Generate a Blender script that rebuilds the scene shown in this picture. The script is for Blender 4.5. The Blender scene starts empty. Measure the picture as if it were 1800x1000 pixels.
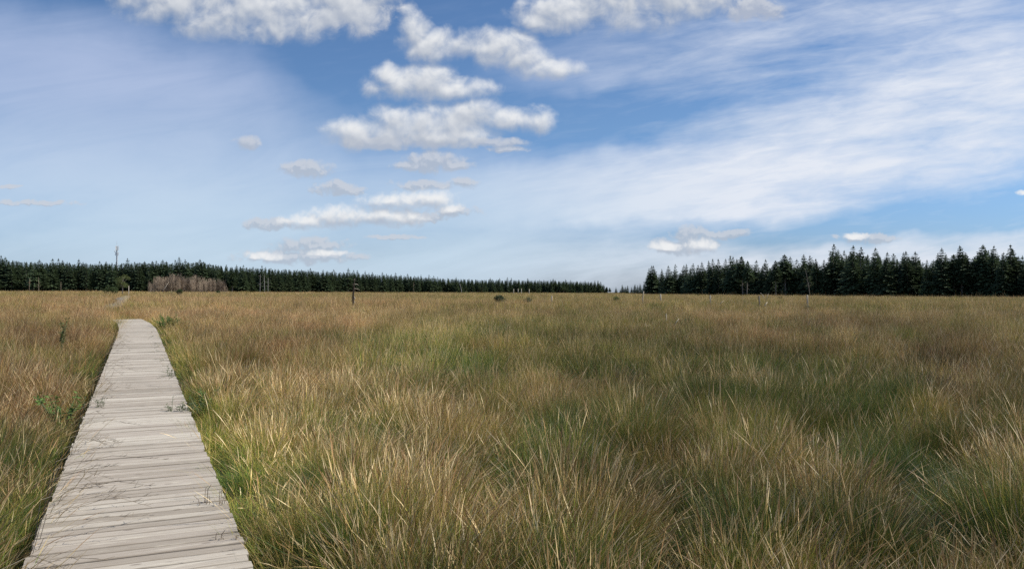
import bpy, math, random
import numpy as np
from mathutils import Vector, Matrix, Euler

SC = bpy.context.scene
COL = SC.collection
R = math.radians
F = 1450.0            # focal length in pixels of the 1800 px wide photograph
EYE = 1.95            # eye height above the bog surface
HOR = 498.0
rng = np.random.default_rng(11)
random.seed(5)

# ------------------------------------------------------------------ helpers
def vnoise(x, y, seed=0):
    x = np.asarray(x, float); y = np.asarray(y, float)
    xi = np.floor(x).astype(np.int64); yi = np.floor(y).astype(np.int64)
    fx = x - xi; fy = y - yi
    fx = fx*fx*(3-2*fx); fy = fy*fy*(3-2*fy)
    def h(a, b):
        n = (a*374761393 + b*668265263 + seed*982451653) & 0x7fffffff
        n = ((n ^ (n >> 13))*1274126177) & 0x7fffffff
        return ((n ^ (n >> 16)) & 0xffff)/65535.0
    return (h(xi, yi)*(1-fx)+h(xi+1, yi)*fx)*(1-fy) + (h(xi, yi+1)*(1-fx)+h(xi+1, yi+1)*fx)*fy

def fbm(x, y, seed=0, octs=3):
    s = 0; a = .5; t = 0
    for k in range(octs):
        s = s + a*vnoise(x*2**k, y*2**k, seed+k*17); t += a; a *= .5
    return s/t

def sstep(a, b, x):
    t = np.clip((x-a)/(b-a), 0, 1)
    return t*t*(3-2*t)

def terrain(x, y):
    """bog surface: level near the boardwalk, falling away gently towards the woods"""
    x = np.asarray(x, float); y = np.asarray(y, float)
    yy = np.maximum(y, 1.0)
    u = np.clip(x/yy, -.9, .9)
    px = 900+F*u
    s = .0053 + (.0137-.0053)*px/1800.0
    d = np.maximum(yy-40, 0)
    d = d*d/(d+25.0)
    z = -s*d*1.05
    near = 1-sstep(25, 70, np.hypot(x, y))
    z = z + near*((fbm(x*.75, y*.75, 3, 2)-.5)*.26)
    z = z + (1-near)*(fbm(x*.04, y*.04, 9, 2)-.5)*.35 + .16
    return z

def tag(o, label=None, cat=None, group=None, kind=None):
    if label: o['label'] = label
    if cat: o['category'] = cat
    if group: o['group'] = group
    if kind: o['kind'] = kind
    return o

def link(o, parent=None):
    COL.objects.link(o)
    if parent is not None: o.parent = parent
    return o

def empty(name, loc=(0, 0, 0), rz=0.0, sc=(1, 1, 1)):
    o = bpy.data.objects.new(name, None)
    o.empty_display_size = .2
    o.location = loc; o.rotation_euler = (0, 0, rz); o.scale = sc
    return link(o)

def mesh_from(name, verts, faces, attrs=None, mat=None, smooth=False):
    me = bpy.data.meshes.new(name)
    me.from_pydata([tuple(v) for v in verts], [], [tuple(f) for f in faces])
    if attrs:
        for k, a in attrs.items():
            at = me.attributes.new(k, 'FLOAT_COLOR', 'POINT')
            a = np.asarray(a, dtype=np.float32)
            c = np.ones((len(a), 4), dtype=np.float32); c[:, :a.shape[1]] = a
            at.data.foreach_set('color', c.ravel())
    if mat: me.materials.append(mat)
    if smooth:
        me.polygons.foreach_set('use_smooth', [True]*len(me.polygons))
    me.update()
    return me

class MB:
    """collects vertices, faces and a per-vertex colour triple"""
    def __init__(s): s.v = []; s.f = []; s.c = []
    def tube(s, pts, radii, n=6, col=(0, .5, .5), cap=True, jitter=0):
        pts = [Vector(p) for p in pts]; b = len(s.v); m = len(pts)
        for i, p in enumerate(pts):
            d = (pts[min(i+1, m-1)]-pts[max(i-1, 0)])
            if d.length < 1e-9: d = Vector((0, 0, 1))
            d.normalize()
            a = Vector((1, 0, 0)) if abs(d.x) < .8 else Vector((0, 1, 0))
            e1 = d.cross(a).normalized(); e2 = d.cross(e1)
            for k in range(n):
                an = 2*math.pi*k/n
                r = radii[i]*(1+(random.uniform(-jitter, jitter) if jitter else 0))
                s.v.append(p+e1*math.cos(an)*r+e2*math.sin(an)*r); s.c.append(col)
        for i in range(m-1):
            for k in range(n):
                k2 = (k+1) % n
                s.f.append((b+i*n+k, b+i*n+k2, b+(i+1)*n+k2, b+(i+1)*n+k))
        if cap:
            s.f.append(tuple(b+(m-1)*n+k for k in range(n)))
            s.f.append(tuple(b+k for k in reversed(range(n))))
    def box(s, c, size, rot=None, col=(0, .5, .5)):
        b = len(s.v); c = Vector(c)
        for dz in (-.5, .5):
            for dx, dy in ((-.5, -.5), (.5, -.5), (.5, .5), (-.5, .5)):
                p = Vector((dx*size[0], dy*size[1], dz*size[2]))
                if rot is not None: p = rot @ p
                s.v.append(c+p); s.c.append(col)
        for q in ((3, 2, 1, 0), (4, 5, 6, 7), (0, 1, 5, 4), (1, 2, 6, 5), (2, 3, 7, 6), (3, 0, 4, 7)):
            s.f.append(tuple(b+i for i in q))
    def leaf(s, p, d, side, ln, w, col=(0, .5, .5)):
        """a folded, pointed leaf blade"""
        p = Vector(p); b = len(s.v)
        n = d.cross(side)
        pts = [p, p+d*ln*.45+side*w*.5+n*w*.12, p+d*ln, p+d*ln*.45-side*w*.5+n*w*.12, p+d*ln*.5-n*w*.08]
        s.v += pts; s.c += [col]*5
        s.f += [(b, b+1, b+4), (b+1, b+2, b+4), (b+2, b+3, b+4), (b+3, b, b+4)]
    def mesh(s, name, mat, smooth=False):
        return mesh_from(name, s.v, s.f, {'blade': s.c}, mat, smooth)
    def obj(s, name, mat, parent=None, smooth=False):
        return link(bpy.data.objects.new(name, s.mesh(name, mat, smooth)), parent)

# ------------------------------------------------------------------ node helpers
class NT:
    def __init__(s, tree): s.t = tree; s.n = tree.nodes; s.l = tree.links
    def new(s, typ, **kw):
        n = s.n.new(typ)
        for k, v in kw.items(): setattr(n, k, v)
        return n
    def put(s, sock, v):
        if v is None: return
        if isinstance(v, bpy.types.NodeSocket): s.l.new(v, sock)
        else: sock.default_value = v
    def math(s, op, a, b=None, c=None, clamp=False):
        n = s.new('ShaderNodeMath', operation=op, use_clamp=clamp)
        for i, v in enumerate((a, b, c)):
            if v is not None: s.put(n.inputs[i], v)
        return n.outputs[0]
    def vmath(s, op, a, b=None, c=None):
        n = s.new('ShaderNodeVectorMath', operation=op)
        for i, v in enumerate((a, b, c)):
            if v is not None: s.put(n.inputs[i], v)
        return n.outputs['Value'] if op in ('DOT_PRODUCT', 'LENGTH', 'DISTANCE') else n.outputs['Vector']
    def mix(s, fac, a, b, blend='MIX'):
        n = s.new('ShaderNodeMix', data_type='RGBA', blend_type=blend)
        s.put(n.inputs['Factor'], fac); s.put(n.inputs['A'], a) if False else None
        s.put(n.inputs[6], a if not isinstance(a, tuple) else (*a, 1)[:4])
        s.put(n.inputs[7], b if not isinstance(b, tuple) else (*b, 1)[:4])
        return n.outputs[2]
    def noise(s, vec, scale, detail=2, rough=.5, dist=0.0, dim='3D'):
        n = s.new('ShaderNodeTexNoise', noise_dimensions=dim)
        s.put(n.inputs['Vector'], vec); s.put(n.inputs['Scale'], scale)
        s.put(n.inputs['Detail'], detail); s.put(n.inputs['Roughness'], rough)
        s.put(n.inputs['Distortion'], dist)
        return n.outputs['Fac'] if 'Fac' in n.outputs else n.outputs[0], n.outputs['Color']
    def ramp(s, fac, stops, interp='LINEAR'):
        n = s.new('ShaderNodeValToRGB'); s.put(n.inputs[0], fac)
        cr = n.color_ramp; cr.interpolation = interp
        while len(cr.elements) < len(stops): cr.elements.new(.5)
        for e, (p, c) in zip(cr.elements, stops):
            e.position = p; e.color = (*c, 1) if len(c) == 3 else c
        return n.outputs[0]
    def maprange(s, v, a, b, c=0.0, d=1.0, smooth=True):
        n = s.new('ShaderNodeMapRange', interpolation_type='SMOOTHSTEP' if smooth else 'LINEAR')
        s.put(n.inputs[0], v)
        for i, k in zip((1, 2, 3, 4), (a, b, c, d)): s.put(n.inputs[i], k)
        return n.outputs[0]

def new_mat(name):
    m = bpy.data.materials.new(name); m.use_nodes = True
    t = NT(m.node_tree); t.n.clear()
    out = t.new('ShaderNodeOutputMaterial')
    return m, t, out

def simple_mat(name, c1, c2, scale=6.0, rough=.8, stretch=None, transl=0.0, spec=.2, objrand=.25, bump=0.0):
    m, t, out = new_mat(name)
    tc = t.new('ShaderNodeTexCoord').outputs['Object']
    v = tc
    if stretch:
        v = t.vmath('MULTIPLY', tc, stretch)
    f, _ = t.noise(v, scale, 4, .6)
    f = t.maprange(f, .3, .7)
    a = t.new('ShaderNodeAttribute', attribute_name='blade').outputs['Color']
    sep = t.new('ShaderNodeSeparateColor'); t.put(sep.inputs[0], a)
    col = t.mix(f, c1, c2)
    rnd = t.new('ShaderNodeObjectInfo').outputs['Random']
    k = t.math('MULTIPLY_ADD', rnd, objrand, 1-objrand/2)
    k = t.math('MULTIPLY', k, t.math('MULTIPLY_ADD', sep.outputs[1], .5, .75))
    col = t.vmath('MULTIPLY', col, t.new('ShaderNodeCombineXYZ').outputs[0]) if False else t.mix(1.0, col, k, 'MULTIPLY')
    p = t.new('ShaderNodeBsdfPrincipled')
    t.put(p.inputs['Base Color'], col); p.inputs['Roughness'].default_value = rough
    p.inputs['Specular IOR Level'].default_value = spec
    if bump:
        b = t.new('ShaderNodeBump'); b.inputs['Strength'].default_value = bump; b.inputs['Distance'].default_value = .02
        t.put(b.inputs['Height'], f); t.put(p.inputs['Normal'], b.outputs[0])
    sh = p.outputs[0]
    if transl:
        tr = t.new('ShaderNodeBsdfTranslucent'); t.put(tr.inputs[0], col)
        mx = t.new('ShaderNodeMixShader'); mx.inputs[0].default_value = transl
        t.l.new(sh, mx.inputs[1]); t.l.new(tr.outputs[0], mx.inputs[2]); sh = mx.outputs[0]
    t.l.new(sh, out.inputs[0])
    return m

# ------------------------------------------------------------------ materials
def grass_material(name):
    m, t, out = new_mat(name)
    bl = t.new('ShaderNodeAttribute', attribute_name='blade').outputs['Color']
    sb = t.new('ShaderNodeSeparateColor'); t.put(sb.inputs[0], bl)
    tt, r1, kind = sb.outputs[0], sb.outputs[1], sb.outputs[2]
    tone = t.new('ShaderNodeAttribute', attribute_name='tone', attribute_type='INSTANCER').outputs['Vector']
    st = t.new('ShaderNodeSeparateXYZ'); t.put(st.inputs[0], tone)
    dry0, red0, val0 = st.outputs
    dry = t.math('ADD', dry0, t.math('MULTIPLY', t.math('SUBTRACT', r1, .5), .80))
    dry = t.math('ADD', dry, t.math('MULTIPLY', t.math('SUBTRACT', tt, .55), .42))
    dry = t.math('ADD', dry, t.math('MULTIPLY', kind, .35))
    col = t.ramp(dry, [(0.0, (.050, .088, .032)), (.22, (.105, .172, .022)), (.42, (.235, .248, .034)),
                       (.60, (.325, .245, .060)), (.80, (.46, .325, .112)), (1.0, (.60, .455, .22))])
    r2 = t.math('FRACT', t.math('MULTIPLY', r1, 7.31))
    redf = t.math('MULTIPLY', red0, t.math('MULTIPLY_ADD', r2, 1.1, .35), clamp=True)
    redf = t.math('MULTIPLY', redf, t.maprange(dry, .25, .6), clamp=True)
    col = t.mix(redf, col, (.27, .135, .062))
    headf = t.math('MULTIPLY', t.maprange(tt, .74, .82), t.maprange(kind, .4, .5))
    rust = t.ramp(t.math('FRACT', t.math('MULTIPLY', r1, 13.1)), [(0, (.16, .082, .038)), (.35, (.27, .15, .07)), (.55, (.46, .34, .17)), (1, (.60, .48, .29))])
    col = t.mix(t.math('MULTIPLY', headf, .85), col, rust)
    v = t.math('MULTIPLY', val0, t.math('MULTIPLY_ADD', t.math('FRACT', t.math('MULTIPLY', r1, 23.7)), .7, .65))
    col = t.mix(1.0, col, v, 'MULTIPLY')
    p = t.new('ShaderNodeBsdfPrincipled')
    t.put(p.inputs['Base Color'], col); p.inputs['Roughness'].default_value = .5
    p.inputs['Specular IOR Level'].default_value = .25
    tr = t.new('ShaderNodeBsdfTranslucent'); t.put(tr.inputs[0], col)
    mx = t.new('ShaderNodeMixShader'); mx.inputs[0].default_value = .24
    t.l.new(p.outputs[0], mx.inputs[1]); t.l.new(tr.outputs[0], mx.inputs[2])
    t.l.new(mx.outputs[0], out.inputs[0])
    return m

def ground_material():
    m, t, out = new_mat('bog_ground')
    pos = t.new('ShaderNodeNewGeometry').outputs['Position']
    f1, _ = t.noise(pos, 1.6, 5, .6)
    f2, _ = t.noise(pos, 14, 4, .65)
    f3, _ = t.noise(pos, .05, 3, .5)
    c = t.mix(t.maprange(f1, .35, .65), (.045, .034, .022), (.10, .08, .045))
    c = t.mix(t.maprange(f2, .5, .75), c, (.17, .135, .075))
    c = t.mix(t.math('MULTIPLY', t.maprange(f3, .4, .65), .5), c, (.16, .105, .06))
    p = t.new('ShaderNodeBsdfPrincipled'); t.put(p.inputs['Base Color'], c)
    p.inputs['Roughness'].default_value = .95; p.inputs['Specular IOR Level'].default_value = .1
    b = t.new('ShaderNodeBump'); b.inputs['Strength'].default_value = .8; b.inputs['Distance'].default_value = .05
    t.put(b.inputs['Height'], f2); t.put(p.inputs['Normal'], b.outputs[0])
    t.l.new(p.outputs[0], out.inputs[0])
    return m

def deck_material():
    """silver-grey weathered softwood; attribute plank = (across position, random, along position)"""
    m, t, out = new_mat('weathered_deck')
    a = t.new('ShaderNodeAttribute', attribute_name='plank').outputs['Color']
    s = t.new('ShaderNodeSeparateColor'); t.put(s.inputs[0], a)
    u, rnd, v = s.outputs                      # u metres along plank, v metres across plank
    off = t.math('MULTIPLY', rnd, 91.0)
    cv = t.new('ShaderNodeCombineXYZ')
    t.put(cv.inputs[0], t.math('MULTIPLY_ADD', u, 1.0, off)); t.put(cv.inputs[1], t.math('MULTIPLY', v, 22.0)); t.put(cv.inputs[2], off)
    g1, _ = t.noise(cv.outputs[0], 4.0, 5, .65, .6)
    cv2 = t.new('ShaderNodeCombineXYZ')
    t.put(cv2.inputs[0], t.math('MULTIPLY_ADD', u, 1.6, off)); t.put(cv2.inputs[1], t.math('MULTIPLY', v, 9.0)); t.put(cv2.inputs[2], off)
    g2, _ = t.noise(cv2.outputs[0], 2.3, 3, .55, .3)
    pos = t.new('ShaderNodeNewGeometry').outputs['Position']
    g3, _ = t.noise(pos, 1.1, 4, .6)
    base = t.ramp(rnd, [(0, (.32, .28, .225)), (.35, (.41, .362, .30)), (.7, (.45, .405, .335)), (1, (.53, .485, .405))])
    c = t.mix(t.maprange(g1, .30, .62), t.mix(1.0, base, (.80, .77, .74), 'MULTIPLY'), base)
    c = t.mix(t.math('MULTIPLY', t.maprange(g2, .58, .76), .55), c, (.62, .57, .46))
    c = t.mix(t.math('MULTIPLY', t.maprange(g2, .36, .22), .25), c, (.17, .14, .115))
    c = t.mix(t.math('MULTIPLY', t.maprange(g3, .52, .72), .38), c, (.24, .215, .17))
    # dark fissures
    fis = t.math('MULTIPLY', t.maprange(g1, .30, .22), .6)
    c = t.mix(fis, c, (.07, .055, .045))
    edge = t.maprange(t.math('ABSOLUTE', t.math('SUBTRACT', v, .5)), 0.041, .053)
    c = t.mix(t.math('MULTIPLY', edge, t.math('MULTIPLY_ADD', g2, .45, .12)), c, (.15, .12, .09))
    # knots
    vo = t.new('ShaderNodeTexVoronoi'); vo.inputs['Scale'].default_value = 1.0
    cv3 = t.new('ShaderNodeCombineXYZ')
    t.put(cv3.inputs[0], t.math('MULTIPLY_ADD', u, 3.1, off)); t.put(cv3.inputs[1], t.math('MULTIPLY', v, 9.0)); t.put(cv3.inputs[2], off)
    t.put(vo.inputs['Vector'], cv3.outputs[0])
    c = t.mix(t.math('MULTIPLY', t.maprange(vo.outputs['Distance'], .13, .06), .6), c, (.11, .08, .06))
    p = t.new('ShaderNodeBsdfPrincipled'); t.put(p.inputs['Base Color'], c)
    p.inputs['Roughness'].default_value = .78; p.inputs['Specular IOR Level'].default_value = .25
    b = t.new('ShaderNodeBump'); b.inputs['Strength'].default_value = .5; b.inputs['Distance'].default_value = .006
    t.put(b.inputs['Height'], g1); t.put(p.inputs['Normal'], b.outputs[0])
    t.l.new(p.outputs[0], out.inputs[0])
    return m

M_GRASS = grass_material('grass_blades')
M_SPRUCE = simple_mat('spruce_needles', (.055, .088, .048), (.095, .126, .060), .6, .7, transl=.22, spec=.15, objrand=.5)
M_BARK = simple_mat('spruce_bark', (.14, .12, .10), (.29, .26, .225), 3.0, .9, (1, 1, .3), objrand=.4, bump=.4)
M_PALE = simple_mat('bleached_wood', (.36, .31, .24), (.58, .51, .41), 8.0, .8, (1, 1, .2), objrand=.2, bump=.4)
M_BIRCH = simple_mat('birch_bark', (.14, .12, .11), (.46, .44, .41), 2.0, .7, (1, 1, 4), objrand=.2)
M_TWIG = simple_mat('bare_twigs', (.20, .155, .112), (.36, .285, .21), 1.0, .9, objrand=.5)
M_DEADWOOD = simple_mat('dark_dead_wood', (.035, .026, .02), (.11, .085, .065), 5.0, .9, (1, 1, .2), bump=.4)
M_BUSH = simple_mat('bush_leaves', (.030, .055, .018), (.07, .10, .03), 1.5, .6, transl=.25)
M_LEAF = simple_mat('tree_leaves', (.085, .11, .036), (.15, .17, .06), .8, .6, transl=.3)
M_HERB = simple_mat('herb_leaves', (.09, .155, .036), (.16, .25, .06), 2.0, .55, transl=.3)
M_STEEL = simple_mat('galvanised_steel', (.42, .45, .48), (.55, .58, .60), 2.0, .5, spec=.4, objrand=0)
M_WHITE = simple_mat('antenna_white', (.70, .72, .72), (.8, .8, .8), 2.0, .5, objrand=0)
M_BEAM = simple_mat('beam_wood', (.10, .08, .06), (.2, .17, .14), 5, .85)
M_DRYWEED = simple_mat('dry_weed', (.16, .13, .10), (.33, .28, .21), 9, .8, transl=.1)
M_GREENW = simple_mat('weed_green', (.07, .11, .045), (.16, .19, .09), 9, .7, transl=.25)
M_DECK = deck_material()
M_GROUND = ground_material()

# ------------------------------------------------------------------ boardwalk geometry
DANG = math.atan((243-900)/F)                 # heading of the boardwalk relative to the view axis
DDIR = np.array([math.sin(DANG), math.cos(DANG)])
DNRM = np.array([DDIR[1], -DDIR[0]])          # to the right of the walk
DW = 1.14
DECK_Z = .40
DECK_END = 54.0
def deck_off(s):
    xs = [-10, 28, 31, 35, 39, 43, 48, 56, 66, 80, 95, 115, 140]
    ys = [0, 0, -.02, -.14, -.42, -.95, -1.5, -1.75, -1.7, -1.6, -1.6, -1.7, -1.9]
    return np.interp(s, xs, ys)
def deck_height(s):
    x = DDIR[0]*s+DNRM[0]*deck_off(s); y = DDIR[1]*s+DNRM[1]*deck_off(s)
    tz = np.where(s < 30, 0.0, terrain_smooth(x, y))
    lift = DECK_Z + (-.02-DECK_Z)*sstep(38.5, 47, s)
    return tz+lift
def terrain_smooth(x, y):
    x = np.asarray(x, float); y = np.asarray(y, float)
    yy = np.maximum(y, 1.0); u = np.clip(x/yy, -.9, .9); px = 900+F*u
    s = .0053+(.0137-.0053)*px/1800.0
    d = np.maximum(yy-40, 0); d = d*d/(d+25.0)
    return -s*d*1.05 + .0
def deck_coords(x, y):
    s = x*DDIR[0]+y*DDIR[1]
    l = x*DNRM[0]+y*DNRM[1]-deck_off(s)
    return s, l

def build_boardwalk():
    root = empty('boardwalk')
    tag(root, 'weathered grey plank boardwalk running across the bog grass', 'boardwalk')
    V = []; Fc = []; A = []
    pitch = .118; s = -1.5; prof_h = .034
    while s < DECK_END:
        w = pitch-random.choice([.014, .016, .017, .018, .020])
        o = float(deck_off(s)); z = float(deck_height(np.float64(s)))
        e = .4; slope = math.atan2(float(deck_off(s+e)-deck_off(s-e)), 2*e)
        ca, sa = math.cos(-slope), math.sin(-slope)
        d2 = Vector((DDIR[0]*math.cos(slope)+DNRM[0]*math.sin(slope), DDIR[1]*math.cos(slope)+DNRM[1]*math.sin(slope), 0))
        d2.normalize(); n2 = Vector((d2.y, -d2.x, 0))
        rot = random.gauss(0, .0022)
        d3 = d2*math.cos(rot)+n2*math.sin(rot); n3 = n2*math.cos(rot)-d2*math.sin(rot)
        c = Vector((DDIR[0]*s+DNRM[0]*o, DDIR[1]*s+DNRM[1]*o, z+random.gauss(0, .0016)))
        tilt = random.gauss(0, .005); twist = random.gauss(0, .004)
        le = -DW/2+random.gauss(0, .006); re = DW/2+random.gauss(0, .006)
        # cross-section with rounded top edges
        ch = .006
        prof = [(-w/2, -prof_h), (-w/2, -ch), (-w/2+ch*.45, -ch*.25), (-w/2+ch*1.4, 0), (w/2-ch*1.4, 0), (w/2-ch*.45, -ch*.25), (w/2, -ch), (w/2, -prof_h)]
        nseg = 5 if s < 20 else 1
        rnd = random.random(); b = len(V); np_ = len(prof)
        bow = random.gauss(0, .003)
        for i in range(nseg+1):
            q = i/nseg; x = le+(re-le)*q
            for (py, pz) in prof:
                zz = pz+py*(tilt+twist*(q-.5)*2)+bow*(4*q*(1-q)-.5)
                V.append(c+n3*x+d3*py+Vector((0, 0, zz)))
                A.append((x+2, rnd, py+.5))
        for i in range(nseg):
            for k in range(np_):
                k2 = (k+1) % np_
                Fc.append((b+i*np_+k, b+i*np_+k2, b+(i+1)*np_+k2, b+(i+1)*np_+k))
        Fc.append(tuple(b+k for k in reversed(range(np_))))
        Fc.append(tuple(b+nseg*np_+k for k in range(np_)))
        s += pitch
    me = mesh_from('deck', V, Fc, {'plank': A}, M_DECK)
    link(bpy.data.objects.new('deck', me), root)
    for sd in (-.42, .42):
        mb = MB(); pts = []
        ss = np.arange(-1.5, DECK_END, 2.0)
        prev = None
        for q in ss:
            o = float(deck_off(q))+sd; z = float(deck_height(np.float64(q)))-.036-.06
            p = Vector((DDIR[0]*q+DNRM[0]*o, DDIR[1]*q+DNRM[1]*o, z))
            if prev is not None:
                dv = p-prev; L = dv.length; rot = dv.to_track_quat('Y', 'Z').to_matrix()
                mb.box((p+prev)/2-Vector((0, 0, .004)), (.07, L, .11), rot)
            prev = p
        mb.obj('beam', M_BEAM, root)
    return root

# ------------------------------------------------------------------ ground
def build_ground():
    ys = np.concatenate([np.linspace(-30, 0, 16), np.linspace(.5, 30, 100), np.geomspace(30.5, 6000, 90)])
    us = np.linspace(-1, 1, 141)
    V = []; Fc = []
    for y in ys:
        half = 60+max(y, 0)*1.05
        x = us*half
        z = terrain(x, np.full_like(x, y))
        if y < 1: z = np.zeros_like(x)+terrain(x, np.full_like(x, 1.0))*0
        if y > 900: z = np.minimum(z, z)
        for i in range(len(us)): V.append((x[i], y, z[i]))
    n = len(us)
    for j in range(len(ys)-1):
        for i in range(n-1):
            Fc.append((j*n+i, j*n+i+1, (j+1)*n+i+1, (j+1)*n+i))
    me = mesh_from('ground', V, Fc, None, M_GROUND, True)
    o = link(bpy.data.objects.new('ground', me))
    tag(o, 'dark peaty bog ground under the grass', 'ground', kind='structure')

def build_path():
    """trodden, slightly raised track that carries on where the planks stop"""
    V = []; Fc = []; ss = np.arange(52, 168, 1.0); prof = [(-1.5, -.35), (-.62, .22), (-.2, .27), (.25, .27), (.6, .22), (1.5, -.35)]
    for q in ss:
        for (l, h) in prof:
            o = float(deck_off(q))+l*(1+.15*math.sin(q*.9))
            x = DDIR[0]*q+DNRM[0]*o; y = DDIR[1]*q+DNRM[1]*o
            V.append((x, y, float(terrain(np.float64(x), np.float64(y)))+h*float(sstep(52, 62, q))-.02))
    n = len(prof)
    for j in range(len(ss)-1):
        for i in range(n-1): Fc.append((j*n+i, j*n+i+1, (j+1)*n+i+1, (j+1)*n+i))
    m, t, out = new_mat('trodden_track')
    pos = t.new('ShaderNodeNewGeometry').outputs['Position']
    f, _ = t.noise(pos, 2.2, 4, .6)
    c = t.mix(t.maprange(f, .35, .65), (.15, .122, .082), (.25, .208, .145))
    p = t.new('ShaderNodeBsdfPrincipled'); t.put(p.inputs['Base Color'], c); p.inputs['Roughness'].default_value = .95
    t.l.new(p.outputs[0], out.inputs[0])
    o = link(bpy.data.objects.new('path', mesh_from('path', V, Fc, None, m, True)))
    tag(o, 'trodden grey-brown track leading on towards the small tree', 'path', kind='structure')

# ------------------------------------------------------------------ grass tufts
def blade_set(r, n, rad, h, hvar, lean, bend, width, segs, wind=.10, kind=0.0, head=False, hmin=.35):
    rr = rad*np.sqrt(r.random(n)); an = r.random(n)*2*math.pi
    bx, by = rr*np.cos(an), rr*np.sin(an)
    az = an+r.normal(0, .7, n)
    L = h*np.clip(1+hvar*r.normal(0, 1, n), hmin, 1.6)
    th0 = lean*(rr/rad)*r.random(n)+np.abs(r.normal(0, .10, n))
    be = bend*r.random(n)**1.5
    rnd = r.random(n)
    sa = r.random(n)*math.pi
    sx, sy = np.cos(sa), np.sin(sa)
    W = width*(.6+.8*r.random(n))
    V = np.zeros((n, segs+1, 2, 3)); C = np.zeros((n, segs+1, 2, 3))
    px, py, pz = bx.copy(), by.copy(), np.full(n, -.04)
    for k in range(segs+1):
        t = k/segs
        if head:
            prof = .7 if t < .78 else (2.5 if t < .97 else .5)
        else:
            prof = max((1-t)**.6, .06)
        V[:, k, 0] = np.stack([px-sx*W*prof*.5, py-sy*W*prof*.5, pz], -1)
        V[:, k, 1] = np.stack([px+sx*W*prof*.5, py+sy*W*prof*.5, pz], -1)
        C[:, k, :, 0] = t; C[:, k, :, 1] = rnd[:, None]; C[:, k, :, 2] = kind
        th = th0+be*(t+.5/segs)**1.6
        st = L/segs
        px = px+np.sin(th)*np.cos(az)*st+wind*st*2*t*.8
        py = py+np.sin(th)*np.sin(az)*st
        pz = pz+np.cos(th)*st
    V = V.reshape(-1, 3); C = C.reshape(-1, 3)
    base = np.arange(n)[:, None]*(2*(segs+1))
    q = []
    for k in range(segs):
        a = base+2*k
        q.append(np.concatenate([a, a+1, a+3, a+2], 1))
    return V, np.concatenate(q), C

def join_sets(sets):
    V, Q, C = [], [], []; b = 0
    for v, q, c in sets:
        V.append(v); Q.append(q+b); C.append(c); b += len(v)
    return np.concatenate(V), np.concatenate(Q), np.concatenate(C)

def np_mesh(name, V, Q, C, mat):
    me = bpy.data.meshes.new(name)
    me.vertices.add(len(V)); me.vertices.foreach_set('co', V.astype(np.float32).ravel())
    me.loops.add(Q.size); me.loops.foreach_set('vertex_index', Q.astype(np.int32).ravel())
    me.polygons.add(len(Q)); me.polygons.foreach_set('loop_start', (np.arange(len(Q))*Q.shape[1]).astype(np.int32))
    at = me.attributes.new('blade', 'FLOAT_COLOR', 'POINT')
    c = np.ones((len(C), 4), np.float32); c[:, :3] = C
    at.data.foreach_set('color', c.ravel())
    me.materials.append(mat); me.update(calc_edges=True); me.validate()
    return me

# species: 0 moor grass, 1 rush, 2 flowering stalks, 3 short fine grass
LODW = [1.0, 2.0, 5.0, 16.0]
LODR = [.14, .20, .45, 1.7]
LODN = [190, 92, 72, 64]
LODS = [6, 4, 3, 2]
NVAR = 6
def make_tuft(sp, lod, var):
    r = np.random.default_rng(1000+sp*100+lod*10+var)
    w = LODW[lod]; rad = LODR[lod]; n = LODN[lod]; sg = LODS[lod]
    if sp == 0:
        return join_sets([blade_set(r, n, rad, .44, .36, .85, 1.2, .0021*w, sg, .08),
                          blade_set(r, max(n//6, 4), rad*.9, .56, .24, .45, .6, .0019*w, max(sg, 3), .11, .6, sg > 3)])
    if sp == 1:
        return join_sets([blade_set(r, n, rad*.8, .56, .28, .60, .30, .0024*w, max(sg-2, 2), .05, 0, False, .5),
                          blade_set(r, n//5, rad*.8, .51, .26, .7, .40, .0023*w, max(sg-2, 2), .05, .7)])
    if sp == 2:
        return join_sets([blade_set(r, n//3, rad*1.2, .62, .26, .45, .55, .0020*w, max(sg, 3), .15, .8, sg > 3, .5),
                          blade_set(r, n//2, rad*1.1, .36, .3, .8, 1.1, .0021*w, sg, .10, .1)])
    return join_sets([blade_set(r, int(n*1.1), rad*1.15, .32, .3, 1.0, 1.4, .0025*w, max(sg-1, 2), .08)])

PROTO = {}
def tuft_collection(sp, name):
    c = bpy.data.collections.new(name+'_tufts')
    for lod in range(4):
        for v in range(NVAR):
            V, Q, C = make_tuft(sp, lod, v)
            me = np_mesh('tuft_%02d' % (lod*NVAR+v), V, Q, C, M_GRASS)
            o = bpy.data.objects.new('%s_tuft_%02d' % (name, lod*NVAR+v), me)
            c.objects.link(o)
    return c

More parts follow.
